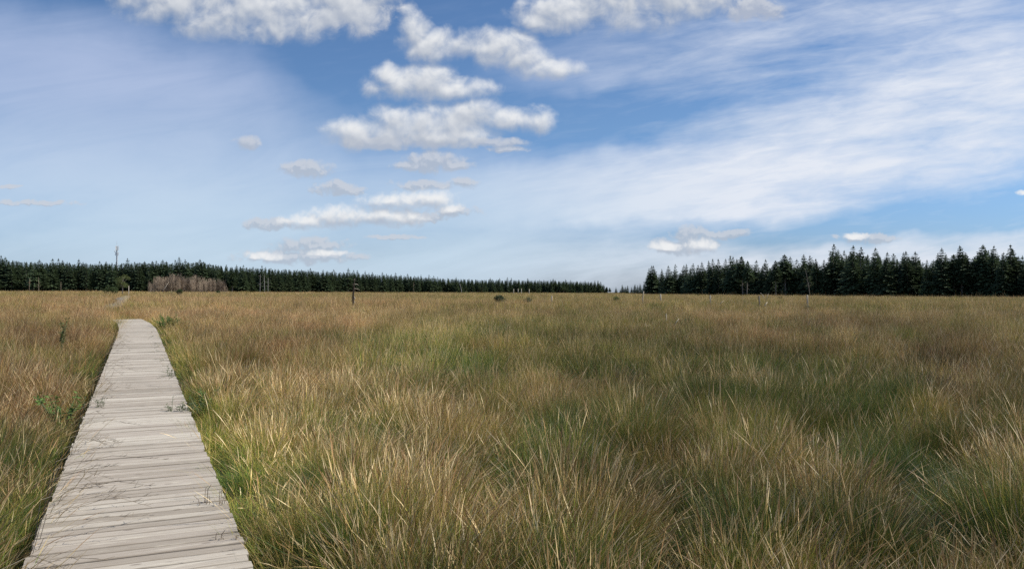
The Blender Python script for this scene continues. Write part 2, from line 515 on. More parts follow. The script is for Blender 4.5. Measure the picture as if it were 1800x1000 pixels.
def instancer_tree(coll):
    g = bpy.data.node_groups.new('scatter_'+coll.name, 'GeometryNodeTree')
    g.interface.new_socket('Geometry', in_out='INPUT', socket_type='NodeSocketGeometry')
    g.interface.new_socket('Geometry', in_out='OUTPUT', socket_type='NodeSocketGeometry')
    n = g.nodes; l = g.links
    gi = n.new('NodeGroupInput'); go = n.new('NodeGroupOutput')
    ci = n.new('GeometryNodeCollectionInfo'); ci.inputs['Collection'].default_value = coll
    ci.inputs['Separate Children'].default_value = True
    ip = n.new('GeometryNodeInstanceOnPoints'); ip.inputs['Pick Instance'].default_value = True
    def na(nm, ty):
        a = n.new('GeometryNodeInputNamedAttribute'); a.data_type = ty; a.inputs[0].default_value = nm
        return a.outputs[0]
    l.new(gi.outputs[0], ip.inputs['Points']); l.new(ci.outputs[0], ip.inputs['Instance'])
    l.new(na('proto', 'INT'), ip.inputs['Instance Index'])
    e2r = n.new('FunctionNodeEulerToRotation')
    l.new(na('rot', 'FLOAT_VECTOR'), e2r.inputs[0]); l.new(e2r.outputs[0], ip.inputs['Rotation'])
    l.new(na('scl', 'FLOAT_VECTOR'), ip.inputs['Scale'])
    l.new(ip.outputs[0], go.inputs[0])
    return g

def scatter_object(name, P, proto, rot, scl, tone, coll):
    me = bpy.data.meshes.new(name)
    me.vertices.add(len(P)); me.vertices.foreach_set('co', P.astype(np.float32).ravel())
    a = me.attributes.new('proto', 'INT', 'POINT'); a.data.foreach_set('value', proto.astype(np.int32))
    for nm, arr in (('rot', rot), ('scl', scl), ('tone', tone)):
        a = me.attributes.new(nm, 'FLOAT_VECTOR', 'POINT'); a.data.foreach_set('vector', arr.astype(np.float32).ravel())
    o = link(bpy.data.objects.new(name, me))
    md = o.modifiers.new('scatter', 'NODES'); md.node_group = instancer_tree(coll)
    return o

# vegetation patches, and hollows with their shade painted in by lower val, centred where they lie in the photograph (converted to the ground plane):
# px, py, sx, sy, dry, red, val, rush, height
PATCH = [
 (90, 600, 130, 60, .08, .55, -.10, -.2, 0), (60, 740, 90, 50, .05, .35, -.06, 0, 0), (30, 900, 90, 90, -.22, -.1, 0, 0, 0),
 (480, 610, 130, 55, .08, .45, .0, -.2, 0), (760, 618, 85, 34, -.22, -.2, .45, 0, .05), (650, 650, 70, 40, -.18, -.12, .25, 0, 0), (490, 700, 60, 30, -.12, -.1, .2, 0, 0), (560, 740, 120, 40, -.16, -.1, .15, .1, 0), (620, 830, 170, 80, -.14, -.12, .12, .1, 0), (940, 800, 70, 60, -.12, -.1, .1, .1, 0), (1600, 850, 110, 60, -.1, 0, -.25, .2, -.25), (1040, 960, 60, 40, -.22, -.1, .2, .1, 0), (1150, 760, 120, 50, .08, .2, 0, 0, 0), (1480, 600, 250, 40, .05, .15, -.04, 0, 0), (585, 660, 30, 22, .2, .3, .15, 0, 0),
 (862, 660, 22, 22, -.5, -.2, -.2, .9, 0), (915, 672, 26, 14, -.35, -.2, .45, .3, 0), (690, 735, 32, 20, -.35, -.1, .3, .2, 0),
 (1150, 640, 260, 55, -.22, -.08, -.08, .15, 0), (1430, 735, 170, 50, -.36, -.2, .05, .6, 0), (1600, 790, 90, 50, -.42, -.2, -.1, .9, 0),
 (1670, 660, 70, 40, .10, .45, -.35, -.2, 0), (1650, 712, 35, 12, .35, 0, .4, -.4, -.2), (1250, 840, 180, 60, .14, .05, .08, -.1, 0),
 (1240, 945, 90, 50, -.45, -.2, -.08, .8, 0), (1050, 790, 80, 50, -.30, -.1, 0, .6, 0), (975, 905, 45, 28, -.4, -.2, .35, .1, -.15),
 (1490, 850, 55, 70, .12, .55, 0, -.2, 0), (1610, 870, 60, 55, -.05, .15, -.35, .1, -.6), (1225, 800, 22, 40, 0, .1, -.3, 0, -.5), (830, 850, 25, 30, 0, 0, -.3, .1, -.45), (700, 850, 120, 70, .10, .15, 0, -.1, 0),
 (430, 830, 50, 80, -.25, -.1, .2, 0, 0), (1175, 745, 25, 30, .0, .1, -.35, 0, -.4), (880, 540, 900, 14, .10, .15, .05, -.3, 0),
 (330, 548, 250, 14, .18, .05, .22, -.3, 0), (560, 580, 140, 18, .12, .15, .12, -.3, 0), (1690, 900, 90, 80, -.25, -.1, 0, .4, 0),
 (1000, 900, 300, 80, -.08, 0, .02, .1, 0), (1250, 700, 300, 50, -.10, .0, -.06, .2, 0), (1250, 590, 200, 20, .12, .25, .02, -.2, 0), (600, 930, 90, 60, -.12, 0, 0, .2, 0),
 (820, 760, 60, 40, .12, .0, .1, 0, .1), (1080, 690, 60, 30, -.05, .3, -.2, 0, -.1), (1560, 600, 200, 30, .05, .2, -.1, 0, 0)]

def fields(x, y):
    px = 900+F*x/y; py = HOR+F*1.45/y
    dry = np.full(x.shape, .44)+.18*sstep(14, 80, y); red = np.full(x.shape, .17)+.13*sstep(14, 60, y); val = .95+.15*sstep(13, 55, y)
    rush = np.full(x.shape, .16)-.10*sstep(20, 70, y); hh = np.zeros(x.shape)
    brk = sstep(.34, .62, fbm(x*1.15+40, y*.8, 61, 3))
    for (cx, cy, sx, sy, a, b, c, d, e) in PATCH:
        w = np.exp(-.5*(((px-cx)/sx)**2+((py-cy)/sy)**2))
        w = w*((.75+.6*brk) if (cy > 690 and (e < -.2 or d > .3 or a < -.25)) else (.25+1.35*brk))
        dry += a*w*1.1; red += b*w; val += c*w; rush += d*w; hh += e*w
    n1 = fbm(x*.55+7, y*.55, 21, 3)-.5; n2 = fbm(x*.16, y*.16+3, 31, 3)-.5; n3 = fbm(x*1.7, y*1.7, 41, 2)-.5
    n5 = (fbm(x*.42+11, y*.30, 91, 2)-.5)*sstep(9, 22, y)
    n4 = fbm(x*.028+2, y*.05, 51, 3)-.5
    dry += n1*.42+n2*.40+n3*.15+n4*.55; red += n2*.5+n4*.6+n1*.25; val += n3*.25+n1*.35+n4*.40+n5*.55; dry += n5*.25; rush += n1*1.1+n3*.5; hh += n3*.45+n1*.5
    s, l = deck_coords(x, y)
    er = np.exp(-np.clip(l-.57, 0, 9)/.50)*(l > 0)*(1-sstep(36, 50, s)); el = np.exp(-np.clip(-l-.57, 0, 9)/.40)*(l < 0)*(1-sstep(36, 50, s))
    dry -= er*.75+el*.30; red -= er*.6+el*.35; val += er*.45+el*.1; rush -= (er+el)*.6
    hh -= er*.28+el*.18
    dry = np.where(dry < .30, .30-(.30-dry)*.35, dry)
    return dry, np.clip(red, 0, 1), np.clip(val, .35, 1.9), rush, hh, s, l

def hummocks(x, y, cell):
    """nearest tussock centre of a jittered grid: offset from it and its own random numbers"""
    best = np.full(x.shape, 1e9); bx = np.zeros(x.shape); by = np.zeros(x.shape); ci = np.zeros(x.shape); cj = np.zeros(x.shape)
    gx = np.floor(x/cell); gy = np.floor(y/cell)
    for a in (-1, 0, 1):
        for b in (-1, 0, 1):
            i = gx+a; j = gy+b
            cx = (i+.15+.7*vnoise(i*7.3+.5, j*3.1, 71))*cell; cy = (j+.15+.7*vnoise(i*5.7, j*9.1+.5, 72))*cell
            d = np.hypot(x-cx, y-cy); m = d < best
            best = np.where(m, d, best); bx = np.where(m, x-cx, bx); by = np.where(m, y-cy, by); ci = np.where(m, i, ci); cj = np.where(m, j, cj)
    h = [vnoise(ci*13.7+k*3.3+.5, cj*17.9+.5, 80+k) for k in range(4)]
    return best/cell, bx/cell, by/cell, h

def build_grass():
    rings = [(2.2, 7, 72, 0), (7, 13, 50, 0), (13, 26, 26, 1), (26, 46, 13, 1), (46, 90, 3.4, 2), (90, 170, .85, 2), (170, 340, .11, 3), (340, 720, .05, 3)]
    X, Y, LD = [], [], []
    for (a, b, dens, lod) in rings:
        um = .80 if b < 200 else .72
        area = um*(b*b-a*a)
        n = int(area*dens)
        yy = np.sqrt(rng.random(n)*(b*b-a*a)+a*a); uu = (rng.random(n)*2-1)*um
        X.append(uu*yy); Y.append(yy); LD.append(np.full(n, lod))
    # close margins beside and behind the walk, out of the frame but casting shade
    n = 2600
    xx = rng.uniform(-7, 7, n); yy = rng.uniform(.6, 3, n)
    X.append(xx); Y.append(yy); LD.append(np.full(n, 0))
    x = np.concatenate(X); y = np.concatenate(Y); ld = np.concatenate(LD)
    dry, red, val, rush, hh, s, l = fields(x, y)
    hd, hx, hy, hr = hummocks(x, y, .95)
    nearf = 1-sstep(45, 95, y)
    hh = hh+nearf*(.62-2.5*hd**1.4+.6*(hr[0]-.5))
    dry = dry+nearf*(hr[1]-.5)*.60; val = val*(1+nearf*(hr[2]-.5)*.75); rush = rush+nearf*(hr[3]-.5)*.9
    edge = .57+np.where(ld == 0, .05, np.where(ld == 1, .09, .30))+np.where((l > 0) & (ld < 2), .04, 0)
    keep = (np.abs(l) > edge) | ((s > DECK_END) & (s < 58)) | (s > 150)
    ls = x*DNRM[0]+y*DNRM[1]
    keep |= (s > 31) & (s < 58) & (ls < -.52-.15*rng.random(len(x)))
    keep |= (s > 41.5) & (s < 58)
    keep |= (s > 58) & (s < 150) & (np.abs(l) > .35) & (rng.random(len(x)) < .4)
    keep &= ~((rng.random(len(x)) < .78*sstep(.05, .7, -hh)) & (ld <= 1))
    # keep the woods' floor and gap clear of nothing: grass ends a little inside the wood edge
    x, y, ld, dry, red, val, rush, hh, s, l, hx, hy, nearf = [a[keep] for a in (x, y, ld, dry, red, val, rush, hh, s, l, hx, hy, nearf)]
    n = len(x)
    u = rng.random(n)
    sp = np.where(u < np.minimum(rush, .72), 1, np.where(rng.random(n) < .34, 2, np.where(rng.random(n) < .30, 3, 0)))
    nr = (np.abs(l) < .95) & (s < 50)
    sp = np.where(nr & (sp != 3) & (rng.random(n) < np.where(l > 0, .78, .5)), 3, sp)
    sp = np.where((ld >= 2) & (sp == 3), 0, sp)
    dry = np.where(sp == 1, dry-.20, dry); val = np.where(sp == 1, val*.9, val)
    z = terrain(x, y)
    hs = np.clip(1.0+hh*.62, .36, 1.5)*(.85+.3*rng.random(n))
    hs = hs*np.array([.66, .72, .85, .85])[ld]*np.where(ld >= 2, np.exp(rng.normal(0, .22, n)), 1)
    hs = np.where((np.abs(l) < .9) & (s < 36), np.minimum(hs, .55), hs)
    ls = x*DNRM[0]+y*DNRM[1]
    hs = np.where((s > 31) & (s < 50) & (ls > -2.4) & (ls < -.5), np.maximum(hs, .95), hs)
    ws = (.85+.4*rng.random(n))
    rot = np.stack([rng.normal(0, .07, n), rng.normal(.03, .07, n), rng.random(n)*2*math.pi], 1)
    # the wind combs the stems a little way to the right: keep rotation of each tuft within a half turn of it
    rot[:, 2] = rng.normal(0, 1.0, n)
    rz = rot[:, 2]; k = .75*nearf
    ox = hx*k+.06; oy = hy*k                      # tussocks fan outwards from their centres
    # tilt in the tuft's own frame (euler XYZ: tilt applied before the turn about z is undone here)
    cz, sz = np.cos(rz), np.sin(rz)
    lx = ox; ly = oy
    rot[:, 0] = -ly+rng.normal(0, .06, n); rot[:, 1] = lx+rng.normal(0, .06, n)
    for i in np.nonzero(nearf > .02)[0]:
        e = (Euler((rot[i, 0], rot[i, 1], 0)).to_matrix() @ Matrix.Rotation(rot[i, 2], 3, 'Z')).to_euler()
        rot[i] = e
    scl = np.stack([ws, ws, hs], 1)
    tone = np.stack([dry+rng.normal(0, .13, n), np.clip(red+rng.normal(0, .10, n), 0, 1), val*np.exp(rng.normal(0, .16, n))], 1)
    proto = ld*NVAR+rng.integers(0, NVAR, n)
    P = np.stack([x, y, z], 1)
    info = [('moor_grass', 'brown and green purple moor grass covering the bog'), ('soft_rush', 'stiff dark green rushes growing among the bog grass'),
            ('dry_grass_stalks', 'pale dry flowering grass stalks standing over the bog'), ('fine_grass', 'short fine green grass low in the bog sward')]
    for k, (nm, lab) in enumerate(info):
        msk = sp == k
        c = tuft_collection(k, nm)
        o = scatter_object(nm, P[msk], proto[msk], rot[msk], scl[msk], tone[msk], c)
        tag(o, lab, 'grass' if k != 1 else 'rushes', kind='stuff')
    print('tufts', n, [int((sp == k).sum()) for k in range(4)])

# ------------------------------------------------------------------ spruces
def spruce_meshes(var, h=14.0, cb=.16, width=.19, sparse=0.0, narrow=1.0):
    r = random.Random(300+var)
    tb = MB(); bend = r.uniform(-.15, .15)
    pts = [(bend*math.sin(q*2.2), bend*.5*math.sin(q*3), h*q-.6*(q == 0)) for q in (0, .15, .35, .6, .85, 1.0)]
    tb.tube(pts, [.19, .16, .13, .09, .035, .010], 7, (0, .5, .5))
    # dead lower branches
    for k in range(16):
        z = h*r.uniform(.06, cb+.15); a = r.uniform(0, 6.28); L = r.uniform(.5, 1.6)
        tb.tube([(0, 0, z), (math.cos(a)*L*.6, math.sin(a)*L*.6, z-.05), (math.cos(a)*L, math.sin(a)*L, z-.25)], [.03, .018, .006], 4, (0, r.random(), .5), False)
    V, C, Fq = [], [], []
    nlev = 36
    asym = r.uniform(0, 6.28)
    for k in range(nlev):
        q = cb+(1-cb)*((k+r.uniform(-.3, .3))/(nlev-1))
        q = min(max(q, cb), .995)
        z = h*q
        env = ((1-q)/(1-cb))
        Rm = h*width*narrow*(env**.80)*(1.0 if q > cb+.12 else .6+.4*(q-cb)/.12)*r.uniform(.86, 1.14)+.05+.12*min(1, env*4)
        nb = max(3, int(9*(env**.5)+1.6))
        if r.random() < sparse: nb = max(2, nb//3)
        a0 = r.uniform(0, 6.28)
        for j in range(nb):
            a = a0+6.283*j/nb+r.uniform(-.35, .35)
            L = Rm*r.uniform(.62, 1.15)*(1+.18*math.cos(a-asym))
            droop = r.uniform(.10, .45)*(.4+env)
            up = .38*(1-env)
            dx, dy = math.cos(a), math.sin(a)
            ns = max(3, int(L/.28))
            for i in range(ns):
                t = (i+.7)/ns
                cx = dx*L*t; cy = dy*L*t
                cz = z+L*(up*t-droop*t*t*1.0+.08*t**3)
                for side in (-1, 1, 0):
                    sl = L*.30*(1.15-t*.6)*r.uniform(.6, 1.2)+.05+.08*min(1, env*4)
                    if side == 0: aa = a+r.uniform(-.2, .2); sl *= .8
                    else: aa = a+side*r.uniform(.6, 1.1)
                    ex, ey = math.cos(aa)*sl, math.sin(aa)*sl
                    ez = -sl*r.uniform(.05, .65)
                    wv = r.uniform(.07, .15)
                    px_, py_ = -math.sin(aa)*wv, math.cos(aa)*wv
                    hg = r.uniform(.05, .22)
                    b = len(V); cr = r.random()
                    V += [(cx-px_*.4, cy-py_*.4, cz), (cx+px_*.4, cy+py_*.4, cz-hg*.3), (cx+ex*.6+px_, cy+ey*.6+py_, cz+ez*.5-hg), (cx+ex, cy+ey, cz+ez), (cx+ex*.55-px_, cy+ey*.55-py_, cz+ez*.45+.03)]
                    C += [(t, cr, .5)]*5
                    Fq += [(b, b+1, b+2), (b, b+2, b+4), (b+4, b+2, b+3)]
    # leader shoot and top sprays
    for k in range(4):
        z = h*(1-.06*r.random()); a = r.uniform(0, 6.28); L = .03+(h-z)*.42
        b = len(V)
        V += [(0, 0, z-.05), (math.cos(a)*L, math.sin(a)*L, z+.08), (math.cos(a+.6)*L*.5, math.sin(a+.6)*L*.5, z-.12), (.03*math.cos(a+1.5), .03*math.sin(a+1.5), z+.1)]
        C += [(1, r.random(), .5)]*4
        Fq += [(b, b+1, b+2), (b, b+3, b+1)]
    b = len(V)
    V += [(-.07, 0, h*.95), (.07, 0, h*.95), (0, 0, h*1.035), (0, -.07, h*.95), (0, .07, h*.95)]
    C += [(1, .5, .5)]*5; Fq += [(b, b+1, b+2), (b+3, b+4, b+2)]
    crown = mesh_from('crown', V, Fq, {'blade': C}, M_SPRUCE)
    return tb.mesh('trunk', M_BARK, True), crown

SPR = {}
def spruce_kinds():
    SPR['full'] = [spruce_meshes(k, 14, .05, .205) for k in range(6)]
    SPR['stem'] = [spruce_meshes(100+k, 14, .46, .19) for k in range(3)]
    SPR['tall'] = [spruce_meshes(20+k, 14, .30, .205) for k in range(4)]      # bare lower stem
    SPR['thin'] = [spruce_meshes(40+k, 14, .12, .13, .3) for k in range(3)]
    SPR['ragged'] = [spruce_meshes(60+k, 14, .18, .215, .5) for k in range(3)]
    SPR['wide'] = [spruce_meshes(80+k, 14, .03, .26) for k in range(3)]

def ground_at(px, D):
    x = (px-900)/F*D
    return x, D, float(terrain(np.float64(x), np.float64(D)))

def spruce(px, top, D, kind, label, group, cat='tree', sx=1.0):
    x, y, z = ground_at(px, D)
    H = EYE+(HOR-top)/F*D-z
    tr, cr = random.choice(SPR[kind])
    k = H/14.0
    w = k*sx*random.uniform(.92, 1.08)
    e = empty('spruce_tree', (x, y, z), random.uniform(0, 6.28), (w, w, k*.975))
    e.rotation_euler = (random.gauss(0, R(1.3)), random.gauss(0, R(1.3)), e.rotation_euler[2])
    tag(e, label, cat, group)
    link(bpy.data.objects.new('trunk', tr), e)
    link(bpy.data.objects.new('crown', cr), e)
    return e

def treeline_left():
    cx = [-260, 0, 20, 50, 100, 130, 200, 260, 355, 362, 400, 450, 480, 560, 620, 680, 750, 800, 900, 1000, 1050, 1058, 1066, 1076]
    cy = [452, 450, 455, 457, 456, 459, 461, 457, 456, 463, 466, 467, 472, 473, 475, 479, 483, 487, 490, 491, 492, 495, 501, 507]
    dx = [-260, 0, 400, 800, 1060, 1130]; dd = [285, 300, 360, 520, 680, 690]
    def lab(px):
        if px < 196: return ('dark spruce in the far forest edge left of the radio mast', 'spruces left of the radio mast')
        if px < 262: return ('dark spruce in the far forest edge between the radio mast and the bare thicket', 'spruces between the mast and the thicket')
        if px < 400: return ('dark spruce standing directly behind the bare brown thicket', 'spruces behind the bare thicket')
        if px < 622: return ('dark spruce in the forest edge between the bare thicket and the dead snag', 'spruces between the thicket and the snag')
        if px < 850: return ('small distant spruce in the forest edge just right of the dead snag', 'spruces right of the dead snag')
        return ('tiny distant spruce where the left forest edge tapers off to the gap', 'spruces at the tapering forest end')
    px = -40.0
    while px < 1076:
        D = np.interp(px, dx, dd)
        top = np.interp(px, cx, cy)+random.gauss(1.8, 3.4)*(.45+.55*300/D)
        k = random.random()
        kind = 'full' if k < .62 else ('thin' if k < .78 else ('tall' if k < .93 else 'ragged'))
        L, G = lab(px)
        spruce(px, min(top, 509), D+random.uniform(-5, 8), kind, L, G, sx=1.3)
        px += random.uniform(4.6, 10.5)*(.62+.38*300/D)
    # small distant trees in the gap between the two woods
    for (p, t, D) in ((1083, 504, 690), (1090, 508, 690), (1094, 499.5, 640), (1099, 503, 640), (1103, 501, 620), (1110, 504, 600), (1116, 499, 560), (1121, 501, 520), (1126, 498, 470), (1132, 497, 430)):
        spruce(p, t, D, 'full', 'small far-off spruce in the low gap between the two woods', 'spruces in the gap', sx=1.25)

RIGHT = [(1143.5, 466, 'wide', 1.0), (1149, 466, 'full', 1.0), (1162.5, 472, 'thin', 1.0), (1175, 466, 'full', 1.1), (1187, 463, 'ragged', .8), (1202, 465, 'full', 1), (1208, 463, 'thin', 1), (1217, 462, 'full', 1), (1226, 464.5, 'full', 1), (1234, 459, 'full', .9), (1246, 457, 'full', 1), (1254.6, 453.5, 'full', .9), (1263, 454, 'thin', 1.1), (1272.7, 453.5, 'full', .9), (1285.7, 448, 'ragged', 1), (1291.5, 449.6, 'full', .9), (1305.7, 449, 'stem', .9), (1313, 457, 'stem', .8), (1321.7, 464, 'full', 1), (1330.4, 456, 'full', 1), (1343, 461, 'full', .9), (1349, 454, 'full', .8), (1357, 464, 'full', .9), (1364, 456.4, 'stem', .8), (1381, 445.7, 'stem', 1.05), (1389, 449.6, 'full', 1), (1401, 454.4, 'ragged', 1), (1414.4, 445.7, 'full', 1), (1423.7, 447.6, 'wide', .9), (1436, 453.5, 'full', 1), (1449, 455, 'full', 1), (1466, 427, 'ragged', .85), (1482, 439, 'ragged', .9), (1500.6, 429.6, 'full', 1), (1513, 432.6, 'thin', 1.1), (1528, 446, 'full', 1), (1538, 434, 'full', 1.05), (1556, 441.6, 'full', 1), (1572, 444, 'ragged', 1), (1588, 442, 'full', .9), (1595, 440, 'full', 1), (1610, 440.6, 'full', 1.05), (1630, 455, 'full', .9), (1655, 434.4, 'full', 1.1), (1672, 447, 'full', .9), (1677.4, 445.6, 'stem', 1), (1691.4, 429.6, 'tall', .8), (1706, 448, 'full', 1), (1725, 428.4, 'tall', 1.1), (1743, 430.4, 'full', 1.05), (1762, 442, 'wide', .85), (1778, 428, 'ragged', 1.05), (1796, 448, 'full', 1), (1812, 436, 'full', 1), (1835, 432, 'full', 1), (1860, 440, 'wide', 1), (1885, 434, 'full', 1)]
RIGHT_LABEL = {
 1143.5: 'broad dense spruce standing at the left end of the right-hand wood',
 1162.5: 'thin spruce with sky showing through it, near the left end of the right-hand wood',
 1187: 'sparse see-through spruce top just right of the thin spruce at the wood end',
 1285.7: 'ragged-topped spruce, left of the two bare grey stems in the right-hand wood',
 1305.7: 'spruce on a bare grey stem, left one of the stem pair in the right-hand wood',
 1313: 'spruce on a bare grey stem, right one of the stem pair in the right-hand wood',
 1364: 'lone slim spruce with a small pointed crown on a long bare stem',
 1381: 'tall spruce on a bare stem, left of the leaning birch',
 1414.4: 'tall layered spruce right behind the leaning birch in the right-hand wood',
 1466: 'very tall ragged spruce where the right-hand wood steps up in height',
 1500.6: 'tall pointed spruce just right of the ragged tall pair',
 1538: 'tall dense spruce with a blunt tip standing clear of lower neighbours',
 1630: 'low spruce in the deepest dip of the right-hand skyline',
 1655: 'tall conical spruce rising right of the deepest dip in the skyline',
 1691.4: 'tall slender open spruce with see-through tip near the right picture edge',
 1725: 'tall spruce with wide flat layered branches near the right picture edge',
 1743: 'tall dark conical spruce right beside the flat-layered one',
 1778: 'big open-crowned spruce with see-through top at the right picture edge'}
def wood_right():
    dx = [1120, 1150, 1300, 1450, 1800, 1900]; dd = [340, 330, 285, 250, 215, 208]
    def D_at(p): return float(np.interp(p, dx, dd))
    def glab(p):
        if p < 1270: return ('dark spruce in the lower left part of the right-hand wood', 'spruces in the left part of the right-hand wood')
        if p < 1460: return ('dark spruce in the middle part of the right-hand wood', 'spruces in the middle of the right-hand wood')
        return ('tall dark spruce in the high right part of the right-hand wood', 'spruces in the high part of the right-hand wood')
    for i, (p, t, k, s) in enumerate(RIGHT):
        L, G = glab(p)
        if p in RIGHT_LABEL: spruce(p, t, D_at(p)+random.uniform(-3, 5)-(9 if k == 'stem' else 0), k, RIGHT_LABEL[p], None, sx=s*1.28)
        else: spruce(p, t, D_at(p)+random.uniform(-3, 7), k, L, G, sx=s*1.34)
    # second row
    tx = [p for p, *_ in RIGHT]; ty = [t for _, t, *_ in RIGHT]
    p = 1141
    while p < 1880:
        t = float(np.interp(p, tx, ty))+random.uniform(4, 13)
        L, G = glab(p)
        spruce(p, t, D_at(p)+random.uniform(7, 13), random.choice(['full', 'full', 'tall']), L.replace('dark spruce', 'half-hidden dark spruce'), G.replace('spruces', 'half-hidden spruces'))
        p += random.uniform(9, 14)
    return D_at, tx, ty

def deep_woods(D_at, tx, ty):
    """the closed rows deeper in both woods: one mass"""
    c = bpy.data.collections.new('deep_spruces')
    for k in range(6):
        tr, cr = SPR['full'][k]
        V = []; Fc = []; C = []
        for m in (tr, cr):
            b = len(V)
            V += [v.co.copy() for v in m.vertices]; Fc += [tuple(b+i for i in p.vertices) for p in m.polygons]
            C += [tuple(d.color)[:3] for d in m.attributes['blade'].data]
        me = mesh_from('deep_spruce', V, Fc, {'blade': C}, M_SPRUCE)
        c.objects.link(bpy.data.objects.new('deep_spruce_%02d' % k, me))
    P, S = [], []
    for row, dz in enumerate((9, 16, 24, 33, 44, 58)):
        p = 1141.0+row*3
        while p < 1905:
            D = D_at(p)+dz+random.uniform(-3, 3)
            t = float(np.interp(p, tx, ty))+random.uniform(11, 22)
            x, y, z = ground_at(p, D)
            P.append((x, y, z)); S.append((EYE+(HOR-t)/F*D-z)/14)
            p += random.uniform(8, 14)
    cx = [-300, 0, 50, 200, 355, 400, 560, 800, 1000, 1050, 1070]; cy = [452, 453, 459, 462, 459, 467, 475, 489, 493, 495, 505]
    dx = [-260, 0, 400, 800, 1060, 1130]; dd = [285, 300, 360, 520, 680, 690]
    for row, dz in enumerate((6, 12, 20, 30, 42)):
        p = -290.0+row*3
        while p < 1068:
            D = float(np.interp(p, dx, dd))+dz*1.3+random.uniform(-4, 4)
            t = float(np.interp(p, cx, cy))+random.uniform(2, 6)*(300/D)
            x, y, z = ground_at(p, D)
            P.append((x, y, z)); S.append((EYE+(HOR-t)/F*D-z)/14)
            p += random.uniform(6, 12)*(.5+.5*300/D)
    P = np.array(P); n = len(P); S = np.array(S)
    o = scatter_object('spruce_wood', P, rng.integers(0, 6, n), np.stack([np.zeros(n), np.zeros(n), rng.random(n)*6.28], 1), np.stack([S*1.05, S*1.05, S], 1), np.ones((n, 3)), c)
    tag(o, 'dark interior of the spruce woods behind their front rows', 'forest', kind='stuff')

# ------------------------------------------------------------------ other plants and things
def surf(px, D): return Vector(ground_at(px, D))

def leafy(mb, centre, rad, n, leaf, r, squash=(1, 1, 1), shell=.45):
    for _ in range(n):
        while True:
            d = Vector((r.uniform(-1, 1), r.uniform(-1, 1), r.uniform(-1, 1)))
            if d.length <= 1: break
        q = d.length**shell
        d = d.normalized()*q if d.length > 0 else d
        p = Vector(centre)+Vector((d.x*rad*squash[0], d.y*rad*squash[1], d.z*rad*squash[2]))
        dv = Vector((r.gauss(0, 1), r.gauss(0, 1), r.gauss(0, .6)-.1)).normalized()
        sv = dv.cross(Vector((r.gauss(0, 1), r.gauss(0, 1), r.gauss(0, 1)))).normalized()
        mb.leaf(p, dv, sv, leaf*r.uniform(.6, 1.3), leaf*r.uniform(.35, .6), (0, r.random(), .5))

def path_tree():
    r = random.Random(8); D = 175
    p = surf(215, D)
    root = empty('broadleaf_tree', p); tag(root, 'small round olive-green broadleaf tree beside the end of the path', 'tree')
    h = EYE+(HOR-481)/F*D-p.z
    tb = MB(); tb.tube([(0, 0, -.3), (.05, 0, h*.3), (-.05, 0, h*.6), (0, 0, h*.85)], [.13, .10, .06, .02], 7)
    cb = MB()
    cl = []
    for k in range(13):
        a = r.uniform(0, 6.28); q = r.uniform(.2, 1); z = h*r.uniform(.42, .88)
        w = 1.35*math.sin(max(.1, min(1, (z/h-.25)/.75))*math.pi*.9)+.2
        c = Vector((math.cos(a)*w*q, math.sin(a)*w*q, z)); cl.append(c)
        tb.tube([(0, 0, z*.7), c*.6+Vector((0, 0, z*.32)), c], [.05, .03, .012], 5)
        leafy(cb, c, r.uniform(.45, .75), 170, .17, r, (1, 1, .75), .6)
    tb.obj('trunk', M_BARK, root, True); cb.obj('crown', M_LEAF, root)

def bush(name, px, top, bot, D, width_px, label, cat, mat=None, n=700, leaf=.14, seed=1, conifer=False):
    r = random.Random(seed); p = surf(px, D)
    root = empty(name, p); tag(root, label, cat)
    zt = EYE+(HOR-top)/F*D-p.z; w = width_px/F*D/2
    tb = MB(); cb = MB()
    for k in range(7):
        a = r.uniform(0, 6.28); q = r.uniform(.1, .8)
        e = Vector((math.cos(a)*w*q, math.sin(a)*w*q, zt*r.uniform(.6, .97)*(1-.35*q)))
        tb.tube([(0, 0, -.1), e*.5+Vector((0, 0, .1)), e], [.03, .02, .006], 5)
        leafy(cb, e*.82, max(w*.42, .12), n//8, leaf, r, (1, 1, .8), .6)
    leafy(cb, (0, 0, zt*.42), w*.75, n//6, leaf, r, (1, 1, zt*.42/(w*.75)), .6)
    tb.obj('stems', M_TWIG, root, True) if False else tb.obj('stem', M_TWIG, root, True)
    cb.obj('foliage', mat or M_BUSH, root)
    return root

def young_spruce(px, top, D, label, wf=.38):
    p = surf(px, D); H = EYE+(HOR-top)/F*D-p.z
    tr, cr = SPR['wide'][0]
    e = empty('young_spruce', p, 1.0, (H/14*wf/.235*.7,)*2+(H/14,)); tag(e, label, 'tree')
    link(bpy.data.objects.new('trunk', tr), e); link(bpy.data.objects.new('crown', cr), e)

